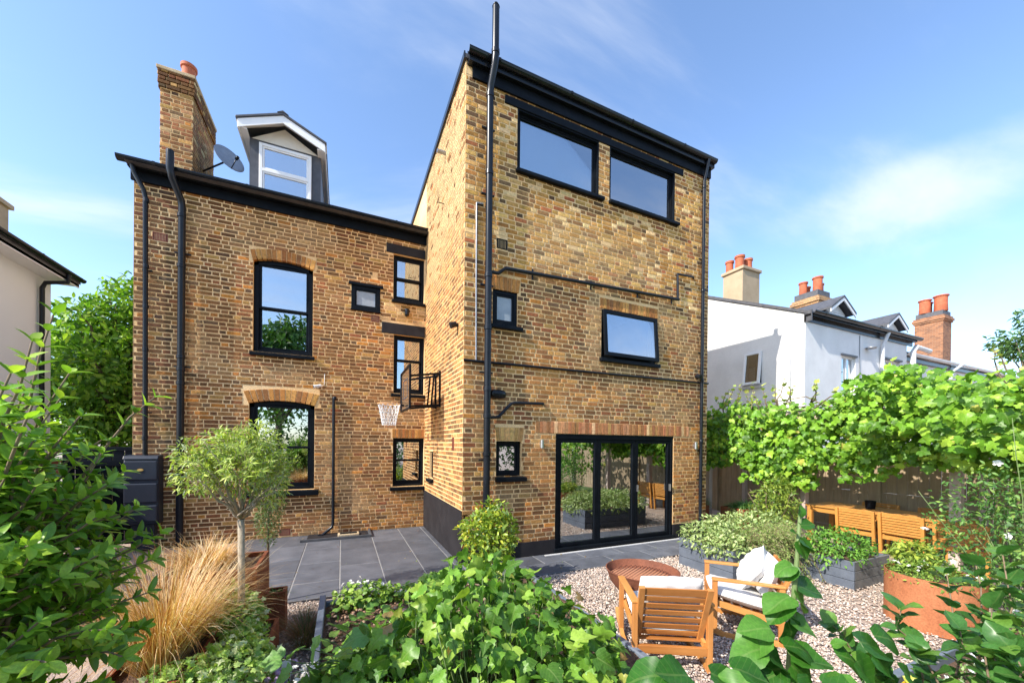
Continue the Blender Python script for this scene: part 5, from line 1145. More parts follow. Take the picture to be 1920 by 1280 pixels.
def tpl_outline(half, ctr=0.4, fold=0.18, curl=0.22, jit=0.03, r=PR):
    """fan from a centre over a half outline mirrored: lobed or round leaves"""
    pts = [(x+(r.random()-.5)*jit, y+(r.random()-.5)*jit) for x, y in half[1:-1]]; pts2 = [(-x+(r.random()-.5)*jit, y+(r.random()-.5)*jit) for x, y in half[1:-1]]
    ring = [half[0]]+pts+[half[-1]]+pts2[::-1]; n = len(ring)
    inner = [((x)*0.5, ctr+(y-ctr)*0.5) for x, y in ring]
    P2 = [(0, ctr)]+inner+ring; k1, k2, k3 = r.random(3)
    V = [(x, y, fold*abs(x)*(0.6+0.8*k1)-curl*(y-0.2)**2+0.07*math.sin(x*7+k2*6)*math.cos(y*5+k3*6)) for x, y in P2]; L = [(x*0.8, y, 0) for x, y in P2]
    F = [(0, 1+i, 1+(i+1) % n) for i in range(n)]
    for i in range(n):
        a, b, c, d = 1+i, 1+n+i, 1+n+(i+1) % n, 1+(i+1) % n; F += [(a, b, c), (a, c, d)]
    return np.array(V, float), np.array([(a, c, b) for a, b, c in F]), np.array(L, float)
GRAPE = [(0, 0.04), (0.14, -0.08), (0.36, -0.05), (0.50, 0.16), (0.40, 0.28), (0.58, 0.46), (0.46, 0.60), (0.28, 0.60), (0.22, 0.80), (0, 1.0)]
LOBED = [(0, 0.06), (0.15, -0.08), (0.36, -0.02), (0.56, 0.20), (0.40, 0.34), (0.46, 0.56), (0.24, 0.60), (0.13, 0.84), (0, 1.04)]
IVY = [(0, 0.05), (0.18, -0.08), (0.44, 0.12), (0.28, 0.30), (0.50, 0.52), (0.20, 0.60), (0, 1.0)]
ROUND = [(0, 0.03), (0.20, -0.02), (0.38, 0.12), (0.46, 0.36), (0.42, 0.60), (0.28, 0.80), (0.12, 0.94), (0, 1.02)]
def basis(d, n):
    y = norm(d); x = norm(np.cross(y, n)); z = np.cross(x, y); return np.stack([x, y, z], -1)
def build_leaves(parent, pos, d, n, size, tint, tpls, mat, singles=0, name='leaf', mass='foliage', aspect=None):
    N = len(pos); B = basis(d, n)*np.asarray(size).reshape(-1, 1, 1); var = PR.integers(0, len(tpls), N); tint = np.clip(tint, 0.002, 0.95)
    dep = (pos-CAM)@FWD; dsafe = np.maximum(dep, 0.05); sx = 957+706*((pos-CAM)@RGT)/dsafe; sy = 836-706*((pos-CAM)@UPV)/dsafe
    sc = np.where((dep > 0.25) & (sx > -40) & (sx < 1960) & (sy > -40) & (sy < 1330), np.asarray(size)/dsafe*(0.5+0.5*np.abs((norm(n)*norm(CAM-pos)).sum(1))), 0)
    order = np.argsort(-sc); ns = min(singles, int((sc > 0).sum())); one = order[:ns]; rest = order[ns:]
    if ns:
        lum = tint.mean(1); bins = np.quantile(lum[one], [0, 0.25, 0.5, 0.75]); cache = {}
        for i in one:
            bk = int(np.searchsorted(bins, lum[i], 'right')-1); key = (var[i], bk)
            if key not in cache:
                V, F, L = tpls[var[i]]; sel = one[(np.searchsorted(bins, lum[one], 'right')-1) == bk]; c = tint[sel].mean(0)
                cache[key] = np_mesh(name, V, F, mat, True, {'tint': ('FLOAT_COLOR', np.tile(np.append(c, 1), (len(V), 1))), 'luv': ('FLOAT_VECTOR', L)})
            o = bpy.data.objects.new(name, cache[key]); mm = Matrix.Identity(4)
            for a in range(3):
                for b in range(3): mm[a][b] = B[i][a][b]
                mm[a][3] = pos[i][a]
            COL.objects.link(o); o.parent = parent; o.matrix_local = Matrix.Translation(-parent.location) @ mm
    if len(rest):
        Vs, Fs, Ts, Ls, off = [], [], [], [], 0
        for v, (V, F, L) in enumerate(tpls):
            s = rest[var[rest] == v]
            if not len(s): continue
            W3 = np.einsum('nij,vj->nvi', B[s], V)+pos[s][:, None, :]
            Vs.append(W3.reshape(-1, 3)); Fs.append((F[None]+off+len(V)*np.arange(len(s))[:, None, None]).reshape(-1, 3)); off += len(V)*len(s)
            Ts.append(np.repeat(np.c_[tint[s], np.ones(len(s))], len(V), axis=0)); Ls.append(np.tile(L, (len(s), 1)))
        me = np_mesh(mass, np.concatenate(Vs), np.concatenate(Fs), mat, True, {'tint': ('FLOAT_COLOR', np.concatenate(Ts)), 'luv': ('FLOAT_VECTOR', np.concatenate(Ls))})
        o = bpy.data.objects.new(mass, me); COL.objects.link(o); o['kind'] = 'stuff'
        if parent is not None: o.parent = parent; o.location = -parent.location
    return
def root(name, label, cat, loc, group=None):
    o = thing(name, label, cat, tuple(float(v) for v in loc), 0, group); return o
def stems(parent, paths, r0, r1, mat, name='stem', seg=6):
    """all stems of one plant as one part"""
    mb = MB(); L = parent.location
    for p in paths:
        n = len(p); mb.tube([Vector(q)-L for q in p], [r0+(r1-r0)*i/(n-1) for i in range(n)], seg)
    return mb.build(name, mat, parent, True)
def rnd_dirs(n): return norm(PR.normal(size=(n, 3)))
def tints(n, pal, w=None, jit=0.18):
    pal = np.array(pal, float); w = np.ones(len(pal)) if w is None else np.array(w, float); c = pal[PR.choice(len(pal), n, p=w/w.sum())]
    return c*(1-jit+2*jit*PR.random((n, 1)))*(1+0.08*(PR.random((n, 3))-0.5))
def ell_points(n, c, rad, shell=0.55):
    d = rnd_dirs(n); r = (shell**3+(1-shell**3)*PR.random(n))**(1/3); return np.asarray(c)+d*r[:, None]*np.asarray(rad), d
def crown(parent, blobs, n, size, pal, mat, tpls, out=0.55, up=0.5, singles=0, jit=0.55, mass='foliage', shell=0.5, w=None):
    vol = np.array([b[1][0]*b[1][1]+b[1][1]*b[1][2] for b in blobs]); cnt = (n*vol/vol.sum()).astype(int); P_, D_ = [], []
    for (c, rad), k in zip(blobs, cnt):
        p, d = ell_points(k, c, rad, shell); p = p+PR.normal(size=p.shape)*np.asarray(rad)*0.06; P_.append(p); D_.append(d)
    P_, D_ = np.concatenate(P_), np.concatenate(D_); N = len(P_)
    nn = norm(D_*out+np.array([0, 0, up])+PR.normal(size=(N, 3))*jit); dd = norm(D_*0.8+np.array([0, 0, -0.25])+PR.normal(size=(N, 3))*0.7)
    build_leaves(parent, P_, dd, nn, size[0]+(size[1]-size[0])*PR.random(N), tints(N, pal, w), tpls, mat, singles, mass=mass)
def blades(parent, base, n, spread, length, droop, pal, w=0.004, mass='blades', lean=(0, 0, 0), seg=5, up=1.0, mat=None):
    base = np.asarray(base, float); a = PR.random(n)*6.283; rr = np.sqrt(PR.random(n)); b = base+np.c_[np.cos(a)*rr*spread[0], np.sin(a)*rr*spread[1], np.zeros(n)]
    d = norm(np.c_[np.cos(a)*(0.25+0.75*rr), np.sin(a)*(0.25+0.75*rr), np.full(n, up)*(0.7+0.8*PR.random(n))]+np.asarray(lean)+PR.normal(size=(n, 3))*0.16)
    Ln = length[0]+(length[1]-length[0])*PR.random(n); dr = droop*(0.3+1.2*PR.random(n)); side = norm(np.cross(d, [0, 0, 1])+1e-3); wig = PR.normal(size=(n, 3))*0.06
    V = np.zeros((n, (seg+1)*2, 3))
    for i in range(seg+1):
        t = i/seg; c = b+d*(Ln*t)[:, None]+wig*(Ln*t*t)[:, None]; c[:, 2] -= dr*Ln*t*t*t
        h = norm(np.c_[d[:, 0], d[:, 1], np.zeros(n)]); c += h*(dr*Ln*0.45*t*t)[:, None]
        wd = w*(1-t*0.85)*(0.7+0.6*PR.random(1)); V[:, i*2] = c-side*wd; V[:, i*2+1] = c+side*wd
    F0 = np.array([q for i in range(seg) for q in ((i*2, i*2+1, i*2+3), (i*2, i*2+3, i*2+2))]); k = (seg+1)*2
    T = np.repeat(np.c_[tints(n, pal), np.ones(n)], k, axis=0)
    me = np_mesh(mass, V.reshape(-1, 3), (F0[None]+k*np.arange(n)[:, None, None]).reshape(-1, 3), mat or M['blade'], True, {'tint': ('FLOAT_COLOR', T), 'luv': ('FLOAT_VECTOR', np.full((n*k, 3), 0.5))})
    o = bpy.data.objects.new(mass, me); COL.objects.link(o); o['kind'] = 'stuff'; o.parent = parent; o.location = -parent.location
def curve_path(a, b, sag=0.0, n=6, wob=0.03):
    a, b = np.asarray(a, float), np.asarray(b, float); t = np.linspace(0, 1, n)[:, None]; p = a*(1-t)+b*t; p[:, 2] += (sag*4*t*(1-t))[:, 0]; p[1:-1] += PR.normal(size=(n-2, 3))*wob; return [tuple(q) for q in p]
T_EL = [tpl_ellip(0.42), tpl_ellip(0.36, curl=0.35), tpl_ellip(0.46, fold=0.4), tpl_ellip(0.4, curl=0.1)]
T_EL4 = [tpl_ellip(0.40, 3), tpl_ellip(0.46, 3, 0.35)]
T_NAR = [tpl_ellip(0.24, 3), tpl_ellip(0.2, 3, 0.35)]
T_NEEDLE = [tpl_ellip(0.14, 2, 0.1, 0.1)]
T_GR = [tpl_outline(GRAPE, jit=0.07, fold=f, curl=c) for f, c in ((0.2, 0.25), (0.05, 0.5), (0.35, 0.2), (-0.15, 0.35), (0.25, 0.6))]
T_LO = [tpl_outline(LOBED, jit=0.06, fold=f, curl=c) for f, c in ((0.2, 0.2), (0.1, 0.45), (0.35, 0.25), (-0.1, 0.3), (0.25, 0.5))]
T_IV = [tpl_outline(IVY, jit=0.06, fold=f, curl=c) for f, c in ((0.2, 0.2), (0.05, 0.4), (0.3, 0.3))]
T_RD = [tpl_outline(ROUND, jit=0.03, fold=f, curl=c) for f, c in ((0.15, 0.35), (0.3, 0.25), (0.05, 0.5))]

def twig_leaves(path, k, start=0.35, whorl=3):
    p = np.array(path); seg = np.linspace(start, 1.0, k)*(len(p)-1)
    for j, s in enumerate(seg):
        i = min(int(s), len(p)-2); q = p[i]*(1-(s-i))+p[i+1]*(s-i); ax = norm(p[i+1]-p[i])
        for w_ in range(whorl):
            a = j*2.4+w_*6.283/whorl+PR.random()*0.6; o1 = norm(np.cross(ax, [0.3, 0.2, 0.93])); o2 = np.cross(ax, o1); out = o1*math.cos(a)+o2*math.sin(a)
            dd = norm(out+ax*(0.7+0.5*PR.random())); nn = norm(ax*0.9-out*0.4+np.array([0, 0, 0.8])+PR.normal(size=3)*0.3); P_.append(q); D_.append(dd); N_.append(nn)
# --- sedge
SEDGE = [(0.54, 0.29, 0.10), (0.64, 0.38, 0.16), (0.32, 0.14, 0.045), (0.78, 0.56, 0.32), (0.82, 0.66, 0.44)]
s1 = root('sedge_grass', 'big fountain of orange brown sedge in the rusty trough', 'grass', (-2.80, -2.28, 0.34), 'orange sedge clumps'); blades(s1, (-2.88, -2.28, 0.33), 1900, (0.13, 0.23), (0.45, 1.02), 0.32, SEDGE, 0.0034, lean=(-0.06, 0.08, 0.75), seg=6); blades(s1, (-2.90, -2.28, 0.36), 220, (0.14, 0.2), (0.8, 1.15), 0.85, SEDGE, 0.0024, lean=(-0.25, 0.25, 0.3), seg=8, mass='long_blades')
s2 = root('sedge_grass', 'orange sedge drooping over the tall rusty planter beside the patio', 'grass', (-2.78, -1.38, 0.70), 'orange sedge clumps'); blades(s2, (-2.90, -1.36, 0.70), 1300, (0.17, 0.20), (0.22, 0.46), 0.55, SEDGE, 0.0036, lean=(-0.3, 0, 0.4), seg=6)
s3 = root('heather', 'wispy brown and green tuft growing against the raised bed edging', 'plant', (-2.06, -1.55, -0.03)); blades(s3, (-2.06, -1.5, -0.02), 900, (0.10, 0.30), (0.15, 0.36), 0.3, [(0.10, 0.14, 0.04), (0.30, 0.16, 0.10), (0.14, 0.17, 0.06), (0.36, 0.2, 0.13)], 0.0022)

# --- olive tree
def branchy(parent, base, fork, tips, r0, r1, mat, name='trunk'):
    mb = MB(); L = parent.location
    mb.tube([Vector(base)-L, Vector([base[i]*0.6+fork[i]*0.4+(0.012 if i == 0 else 0) for i in range(3)])-L, Vector(fork)-L], [r0, r0*0.86, r0*0.8], 10)
    tr = mb.build(name, mat, parent, True)
    mb = MB()
    for tp in tips:
        p = curve_path(fork, tp, 0.03, 5, 0.02); mb.tube([Vector(q)-L for q in p], [r1, r1*0.8, r1*0.6, r1*0.4, r1*0.2], 6)
    mb.build('limbs', mat, parent, True); return tr
OC = np.array([-2.50, -1.97, 1.66])
ol = root('olive_tree', 'small standard olive tree with a pale bare stem and silvery crown', 'tree', (-2.50, -1.98, 0.2))
tips = [tuple(OC+d*np.array([0.36, 0.36, 0.34])) for d in rnd_dirs(26)]; branchy(ol, (-2.50, -1.98, 0.2), (-2.49, -1.98, 1.26), tips, 0.030, 0.011, M['olive_bark'])
crown(ol, [((OC[0]-0.02, OC[1], OC[2]), (0.27, 0.26, 0.23)), ((OC[0]-0.26, OC[1]-0.1, OC[2]-0.02), (0.17, 0.18, 0.15)), ((OC[0]+0.12, OC[1], OC[2]+0.24), (0.16, 0.16, 0.20)), ((OC[0]-0.08, OC[1], OC[2]+0.2), (0.17, 0.17, 0.16)), ((OC[0]+0.2, OC[1]+.05, OC[2]-0.1), (0.15, 0.17, 0.22)), ((OC[0]-0.34, OC[1]-0.05, OC[2]+0.16), (0.09, 0.09, 0.11)), ((OC[0]+0.22, OC[1], OC[2]+0.16), (0.10, 0.10, 0.16))], 3300, (0.035, 0.06),
      [(0.32, 0.42, 0.07), (0.46, 0.57, 0.10), (0.20, 0.29, 0.06), (0.56, 0.63, 0.19), (0.36, 0.43, 0.24)], M['leaf_small'], T_NAR, out=0.3, up=0.5, jit=0.8, shell=0.15)
P_, D_, N_ = [], [], []; shoots = []
for k in range(105):
    d = rnd_dirs(1)[0]; d[2] = abs(d[2])*0.9-0.25; b0 = OC+d*np.array([0.2, 0.2, 0.16]); e = OC+d*np.array([0.40, 0.38, 0.36])*(0.7+0.42*PR.random()); e[2] += 0.14*PR.random()
    pth = curve_path(b0, e, 0.02, 5, 0.012); shoots.append(pth); twig_leaves(pth, 13, 0.1, 2)
P_, D_, N_ = map(np.array, (P_, D_, N_)); stems(ol, shoots, 0.004, 0.0015, M['olive_bark'], 'shoots', 4)
build_leaves(ol, P_, D_, N_, 0.035+0.022*PR.random(len(P_)), tints(len(P_), [(0.32, 0.42, 0.07), (0.46, 0.57, 0.10), (0.20, 0.29, 0.06), (0.56, 0.63, 0.19)]), T_NAR, M['leaf_small'], 0, mass='shoot_leaves')
cf = root('columnar_shrub', 'slim dark evergreen shrub standing just behind the olive tree', 'shrub', (-2.52, -0.52, 0.0))
stems(cf, [[(-2.52, -0.52, 0), (-2.52, -0.52, 1.8)]], 0.018, 0.006, M['twig'])
crown(cf, [((-2.50, -0.52, 1.45), (0.19, 0.19, 0.58)), ((-2.52, -0.52, 0.95), (0.13, 0.13, 0.28))], 2600, (0.025, 0.05), [(0.06, 0.11, 0.035), (0.09, 0.15, 0.05), (0.14, 0.2, 0.06)], M['leaf_small'], T_NAR, shell=0.2, jit=0.7)

# --- ivy on the low planters
IVP = [(0.28, 0.46, 0.09), (0.42, 0.58, 0.14), (0.19, 0.34, 0.07), (0.56, 0.66, 0.30), (0.68, 0.72, 0.50)]
iv = root('ivy', 'pale variegated ivy cascading over the low rusty planter below the olive', 'ivy', (-2.45, -1.95, 0.25), 'variegated ivy')
crown(iv, [((-2.50, -1.95, 0.38), (0.19, 0.28, 0.24)), ((-2.42, -2.20, 0.22), (0.14, 0.16, 0.24)), ((-2.58, -1.82, 0.48), (0.15, 0.18, 0.20))], 1500, (0.034, 0.058), IVP, M['leaf'], T_IV, singles=240, out=0.9, up=0.4, jit=0.4, w=[4, 4, 2, 1.5, 0.8])
iv2 = root('ivy', 'mat of variegated ivy with cream edges along the very bottom of the view', 'ivy', (-2.42, -2.55, 0.25), 'variegated ivy')
crown(iv2, [((-2.42, -2.55, 0.32), (0.24, 0.36, 0.18)), ((-2.66, -2.72, 0.36), (0.24, 0.18, 0.14)), ((-2.30, -2.35, 0.2), (0.13, 0.2, 0.2))], 1700, (0.034, 0.06), IVP, M['leaf'], T_IV, singles=260, out=0.8, up=0.6, jit=0.4, w=[3, 4, 2, 2.5, 2])
sm = root('seedling', 'feathery green seedling in the small rusty cube planter', 'plant', (-2.34, -1.21, 0.33)); blades(sm, (-2.34, -1.21, 0.31), 160, (0.06, 0.06), (0.06, 0.15), 0.3, [(0.12, 0.26, 0.05), (0.2, 0.34, 0.08)], 0.004)

# --- shrub close on the west side
SH = np.array([-3.13, -3.62, 1.20])
sh = root('laurel_shrub', 'tall glossy green shrub with oblong leaves filling the left margin', 'shrub', (-3.0, -3.55, -0.03))
paths, P_, D_, N_ = [], [], [], []
for k in range(430):
    d = rnd_dirs(1)[0]; e = SH+d*np.array([0.62, 0.56, 0.98])*(0.75+0.3*PR.random()); b0 = SH+(e-SH)*np.array([0.2, 0.2, 0.5])+PR.normal(size=3)*0.06; b0[2] -= 0.18
    pth = curve_path(b0, e, 0.02, 5, 0.02); paths.append(pth); twig_leaves(pth, 10, 0.25, 4)
for (px, py, dd) in ((100, 590, 1.5), (60, 640, 1.35), (130, 700, 1.6), (20, 700, 1.3), (290, 745, 1.75), (300, 1000, 1.7), (200, 1120, 1.5), (190, 850, 1.6), (195, 960, 1.5), (185, 1040, 1.4), (205, 900, 1.65), (150, 780, 1.5), (60, 760, 1.3), (200, 1180, 1.35), (90, 1240, 1.2), (230, 1230, 1.5)):
    e = at(px, py, dd); b0 = SH+(e-SH)*0.35; b0[2] -= 0.15
    pth = curve_path(b0, e, 0.03, 6, 0.015); paths.append(pth); twig_leaves(pth, 9, 0.35, 3)
paths += [[(-3.0, -3.55, 0), tuple(SH+np.array([0.05*math.cos(a), 0.05*math.sin(a), -0.5])), tuple(SH+np.array([0.2*math.cos(a), 0.2*math.sin(a), 0.3]))] for a in np.linspace(0, 6.28, 8)[:-1]]
stems(sh, paths, 0.009, 0.003, M['twig'], 'twigs')
P_, D_, N_ = np.array(P_), np.array(D_), np.array(N_)
build_leaves(sh, P_, D_, N_, 0.047+0.03*PR.random(len(P_)), tints(len(P_), [(0.12, 0.25, 0.03), (0.19, 0.37, 0.04), (0.29, 0.49, 0.055), (0.44, 0.62, 0.09)], [3, 3, 2, 1.3]), T_EL, M['leaf_gloss'], 300)

# --- leafy mound in the raised bed
mo = root('lobed_leaf_shrub', 'mass of bright green lobed leaves filling the raised bed at the bottom', 'shrub', (-0.95, -3.5, 0.15))
n = 1750; ax1, ax2 = RGT[:2]/np.linalg.norm(RGT[:2]), FWD[:2]/np.linalg.norm(FWD[:2])
a = PR.random(n)*6.283; rr = np.sqrt(PR.random(n)); lx, ly = np.cos(a)*rr*1.08, np.sin(a)*rr*0.85
# height of the mound against its place across the view
hx = np.interp(lx, [-1.1, -0.8, -0.45, -0.05, 0.2, 0.55, 0.85, 1.1], [0.16, 0.28, 0.58, 0.98, 0.93, 0.78, 0.62, 0.36])
topz = 0.12+hx*np.maximum(1-(ly/0.98)**2, 0)**0.35*np.where(ly < -0.35, 0.92, 1.0)
z = topz*(1-0.55*PR.random(n)**1.5)+PR.normal(size=n)*0.055+np.where(PR.random(n) < 0.06, 0.12*PR.random(n), 0)
XY = np.array([-1.04, -3.40])+lx[:, None]*ax1+ly[:, None]*ax2
P_ = np.c_[XY, z]; outd = np.c_[(lx/1.08)[:, None]*ax1+(ly/0.85)[:, None]*ax2, np.zeros(n)]
N_ = norm(outd*0.35+np.array([-0.25, -0.15, 1.0])+PR.normal(size=(n, 3))*0.62); D_ = norm(outd*0.9+np.array([0, 0, -0.45])+PR.normal(size=(n, 3))*0.6)
build_leaves(mo, P_, D_, N_, 0.055+0.085*PR.random(n)**1.9, tints(n, [(0.13, 0.28, 0.03), (0.19, 0.37, 0.045), (0.28, 0.46, 0.07), (0.065, 0.16, 0.02), (0.40, 0.42, 0.07), (0.30, 0.20, 0.08)], [3, 2.6, 1.6, 3, 0.3, 0.1]), T_LO, M['leaf'], 300)
stems(mo, [curve_path((P_[i][0]*0.6-0.95*0.4, P_[i][1]*0.6-3.5*0.4, 0.12), P_[i], 0.05, 4, 0.02) for i in range(0, n, 4)], 0.005, 0.0022, M['stem_green'], 'stems', 5)
# side shoots reaching left over the edging
sp_ = root('trailing_vine', 'green trailing shoot of lobed leaves hanging over the bed edging', 'plant', (-1.75, -3.0, 0.2)); P_, D_, N_ = [], [], []
for (px, py) in ((560, 1215), (530, 1235), (600, 1195), (640, 1180), (575, 1250), (615, 1240), (650, 1225), (545, 1262), (690, 1190), (670, 1250)):
    P_.append(at(px, py, 2.3+0.2*PR.random())); D_.append(norm(np.array([-0.6, 0.2, -0.3])+PR.normal(size=3)*0.4)); N_.append(norm(np.array([0, -0.4, 1])+PR.normal(size=3)*0.3))
P_, D_, N_ = map(np.array, (P_, D_, N_)); build_leaves(sp_, P_, D_, N_, 0.12+0.05*PR.random(len(P_)), tints(len(P_), [(0.13, 0.29, 0.06), (0.2, 0.38, 0.10)]), T_LO, M['leaf'], 20)
stems(sp_, [curve_path((-1.5, -3.0, 0.2), P_[i], 0.1, 5, 0.02) for i in range(len(P_))], 0.005, 0.003, M['stem_green'], 'stems', 5)

# --- plant with big round dark leaves close to the lens
bl = root('big_leaf_plant', 'tall single stemmed plant with big rounded dark green leaves close by', 'plant', (-0.22, -4.95, 0.1)); P_, D_, N_, S_ = [], [], [], []
main = [tuple(at(1470, 1500, 1.42)), tuple(at(1478, 1280, 1.40)), tuple(at(1486, 1150, 1.40)), tuple(at(1494, 1050, 1.40)), tuple(at(1500, 965, 1.41))]
side_st = [[tuple(at(1470, 1500, 1.42)), tuple(at(1450, 1350, 1.35)), tuple(at(1430, 1215, 1.3))], [tuple(at(1490, 1500, 1.4)), tuple(at(1600, 1350, 1.3)), tuple(at(1640, 1225, 1.3))], [tuple(at(1470, 1500, 1.42)), tuple(at(1330, 1380, 1.2)), tuple(at(1290, 1290, 1.15))]]
stems(bl, [main]+side_st, 0.014, 0.006, M['stem_green'], 'stem', 8)
def bleaf(px, py, d, dx, dz, s, tilt=(0, -0.3, 1)):
    P_.append(at(px, py, d)); D_.append(norm(RGT*dx+np.array([0, 0, dz])-FWD*0.25*(PR.random()-0.3)+PR.normal(size=3)*0.08)); N_.append(norm(np.array([0, 0, 1.0])-FWD*0.55+PR.normal(size=3)*0.16)); S_.append(s)
for q in ((1494, 1000, 1.40, -0.5, 0.2, 0.035), (1500, 985, 1.4, 0.6, 0.1, 0.06), (1500, 968, 1.4, 0.2, 0.8, 0.05), (1496, 1010, 1.4, 0.8, -0.5, 0.085), (1494, 1012, 1.4, 0.6, -0.9, 0.09), (1488, 1058, 1.4, -0.9, -0.2, 0.085), (1490, 1060, 1.4, -0.6, -0.7, 0.08),
          (1492, 1098, 1.4, 0.9, 0.0, 0.12), (1486, 1102, 1.4, 0.5, -0.8, 0.12), (1484, 1120, 1.39, -0.9, -0.1, 0.13), (1480, 1130, 1.38, -0.6, -0.5, 0.12), (1478, 1160, 1.37, 0.8, -0.4, 0.13), (1480, 1165, 1.36, 0.2, -0.9, 0.12),
          (1445, 1180, 1.30, -1.0, 0.15, 0.12), (1440, 1192, 1.30, -0.8, -0.5, 0.14), (1430, 1212, 1.28, -1.0, -0.3, 0.13), (1432, 1218, 1.28, 0.5, -0.4, 0.13), (1470, 1205, 1.33, 0.9, -0.2, 0.14), (1478, 1228, 1.33, 1.0, -0.1, 0.16), (1478, 1245, 1.32, 0.8, -0.6, 0.14),
          (1470, 1250, 1.30, -0.9, -0.2, 0.15), (1455, 1265, 1.25, -0.6, -0.4, 0.15), (1560, 1210, 1.30, 0.5, 0.3, 0.05), (1570, 1222, 1.28, 1.0, -0.5, 0.14), (1610, 1205, 1.28, 1.0, -0.3, 0.14), (1640, 1188, 1.3, 0.9, -0.2, 0.12), (1600, 1235, 1.22, 0.6, -0.7, 0.15), (1630, 1225, 1.25, 0.9, -0.5, 0.12),
          (1580, 1262, 1.18, -0.2, -0.7, 0.12), (1690, 1260, 1.2, 0.7, -0.4, 0.1), (1330, 1262, 1.2, 1.0, -0.2, 0.12), (1290, 1268, 1.15, -0.7, 0.2, 0.13), (1250, 1262, 1.15, -0.9, -0.2, 0.14), (1370, 1255, 1.2, 0.9, -0.1, 0.13), (1400, 1272, 1.15, -0.4, -0.5, 0.15), (1500, 1275, 1.2, 0.5, -0.5, 0.15), (1545, 1290, 1.15, 0.9, 0, 0.14)): bleaf(*q)
P_, D_, N_ = map(np.array, (P_, D_, N_)); build_leaves(bl, P_, D_, N_, np.array(S_)*0.92, tints(len(P_), [(0.03, 0.115, 0.014), (0.045, 0.155, 0.018), (0.08, 0.21, 0.03)], jit=0.12), T_RD, leaf_mat('leaf_dark', 0.4, 0.28, 0.14, 0.25, 6), 60)

# --- arching sprigs with small oval leaves at the right margin
spg = root('oval_leaf_shrub', 'dark arching sprigs of small oval leaves at the lower right margin', 'shrub', (1.5, -5.35, 0.15)); P_, D_, N_ = [], [], []; paths = []
for (x0, y0, x1, y1, d0, d1) in ((1700, 1400, 1560, 1170, 1.5, 1.55), (1760, 1400, 1690, 1140, 1.5, 1.5), (1800, 1400, 1775, 1075, 1.45, 1.6), (1850, 1400, 1830, 1060, 1.4, 1.5), (1900, 1400, 1880, 1040, 1.4, 1.5), (1960, 1400, 1930, 1120, 1.3, 1.4), (1800, 1400, 1730, 1220, 1.3, 1.35), (1900, 1400, 1800, 1180, 1.25, 1.3), (1950, 1380, 1890, 1210, 1.2, 1.25), (1700, 1400, 1640, 1240, 1.3, 1.4), (1850, 1400, 1860, 1140, 1.3, 1.4)):
    pth = curve_path(at(x0, y0, d0), at(x1, y1, d1), 0.04, 7, 0.012); paths.append(pth); twig_leaves(pth, 11, 0.15, 2)
P_, D_, N_ = map(np.array, (P_, D_, N_)); stems(spg, paths, 0.005, 0.002, M['twig'], 'twigs', 5)
build_leaves(spg, P_, D_, N_, 0.05+0.03*PR.random(len(P_)), tints(len(P_), [(0.045, 0.14, 0.03), (0.07, 0.20, 0.04), (0.17, 0.30, 0.04)], [3, 3, 1]), T_RD, M['leaf_gloss'], 300)

# --- bay ball
by = root('bay_bush', 'round yellow green bay bush at the corner of the tower', 'shrub', (0.05, -1.05, -0.03))
stems(by, [[(0.05, -1.05, 0), (0.05, -1.05, 0.45)]]+[curve_path((0.05, -1.05, 0.4), (0.05+0.3*d[0], -1.05+0.3*d[1], 0.68+0.3*d[2]), 0.02, 4, 0.02) for d in rnd_dirs(16)], 0.02, 0.004, M['twig'], 'stems')
crown(by, [((0.06, -1.05, 0.66), (0.36, 0.36, 0.33)), ((0.1, -1.08, 0.93), (0.24, 0.22, 0.24)), ((-0.16, -1.1, 0.8), (0.2, 0.2, 0.2)), ((0.28, -1.0, 0.72), (0.2, 0.2, 0.24)), ((0.0, -1.2, 0.5), (0.25, 0.2, 0.2))], 1900, (0.055, 0.085), [(0.28, 0.38, 0.04), (0.42, 0.50, 0.06), (0.14, 0.24, 0.03), (0.62, 0.52, 0.05), (0.22, 0.34, 0.10)], M['leaf_gloss'], T_EL, singles=300, shell=0.35, jit=0.6, w=[4, 3, 3, 1, 2])

# --- planter herbs
SAGE = [(0.30, 0.40, 0.14), (0.40, 0.50, 0.19), (0.22, 0.31, 0.10), (0.50, 0.57, 0.28)]
sg = root('sage', 'pale grey green sage filling the long timber planter', 'herb', (4.0, -1.7, 0.35))
crown(sg, [((3.62, -1.66, 0.47), (0.46, 0.55, 0.29)), ((4.25, -1.6, 0.52), (0.55, 0.5, 0.30)), ((4.8, -1.6, 0.52), (0.45, 0.5, 0.30)), ((3.45, -1.95, 0.45), (0.30, 0.32, 0.22))], 4600, (0.045, 0.075), SAGE, M['leaf_small'], T_EL4, out=0.6, up=0.8, jit=0.55, shell=0.6)
rm = root('rosemary', 'feathery rosemary trailing from the planter down to the gravel', 'herb', (4.0, -2.4, 0.4)); P_, D_, N_ = [], [], []; paths = []
for k in range(230):
    x = 3.55+PR.random()*1.1; y0 = -2.25+0.4*PR.random(); b = np.array([x, y0, 0.42+0.1*PR.random()]); L_ = 0.35+0.45*PR.random(); fall = PR.random()
    e = b+np.array([PR.normal()*0.12, -L_*(0.55+0.2*fall), -L_*1.0*fall+0.25*(1-fall)]); e[2] = max(e[2], 0.0); pth = curve_path(b, e, 0.14, 6, 0.015); paths.append(pth); p = np.array(pth)
    for s in np.linspace(0.5, 4.98, 22):
        i = int(s); q = p[i]*(1-(s-i))+p[i+1]*(s-i); ax = norm(p[i+1]-p[i])
        for w_ in range(2): P_.append(q); D_.append(norm(PR.normal(size=3)+ax*1.2)); N_.append(PR.normal(size=3)+np.array([0, 0, 1.0]))
P_, D_, N_ = map(np.array, (P_, D_, N_)); stems(rm, paths[::2], 0.004, 0.002, M['twig'], 'twigs', 4)
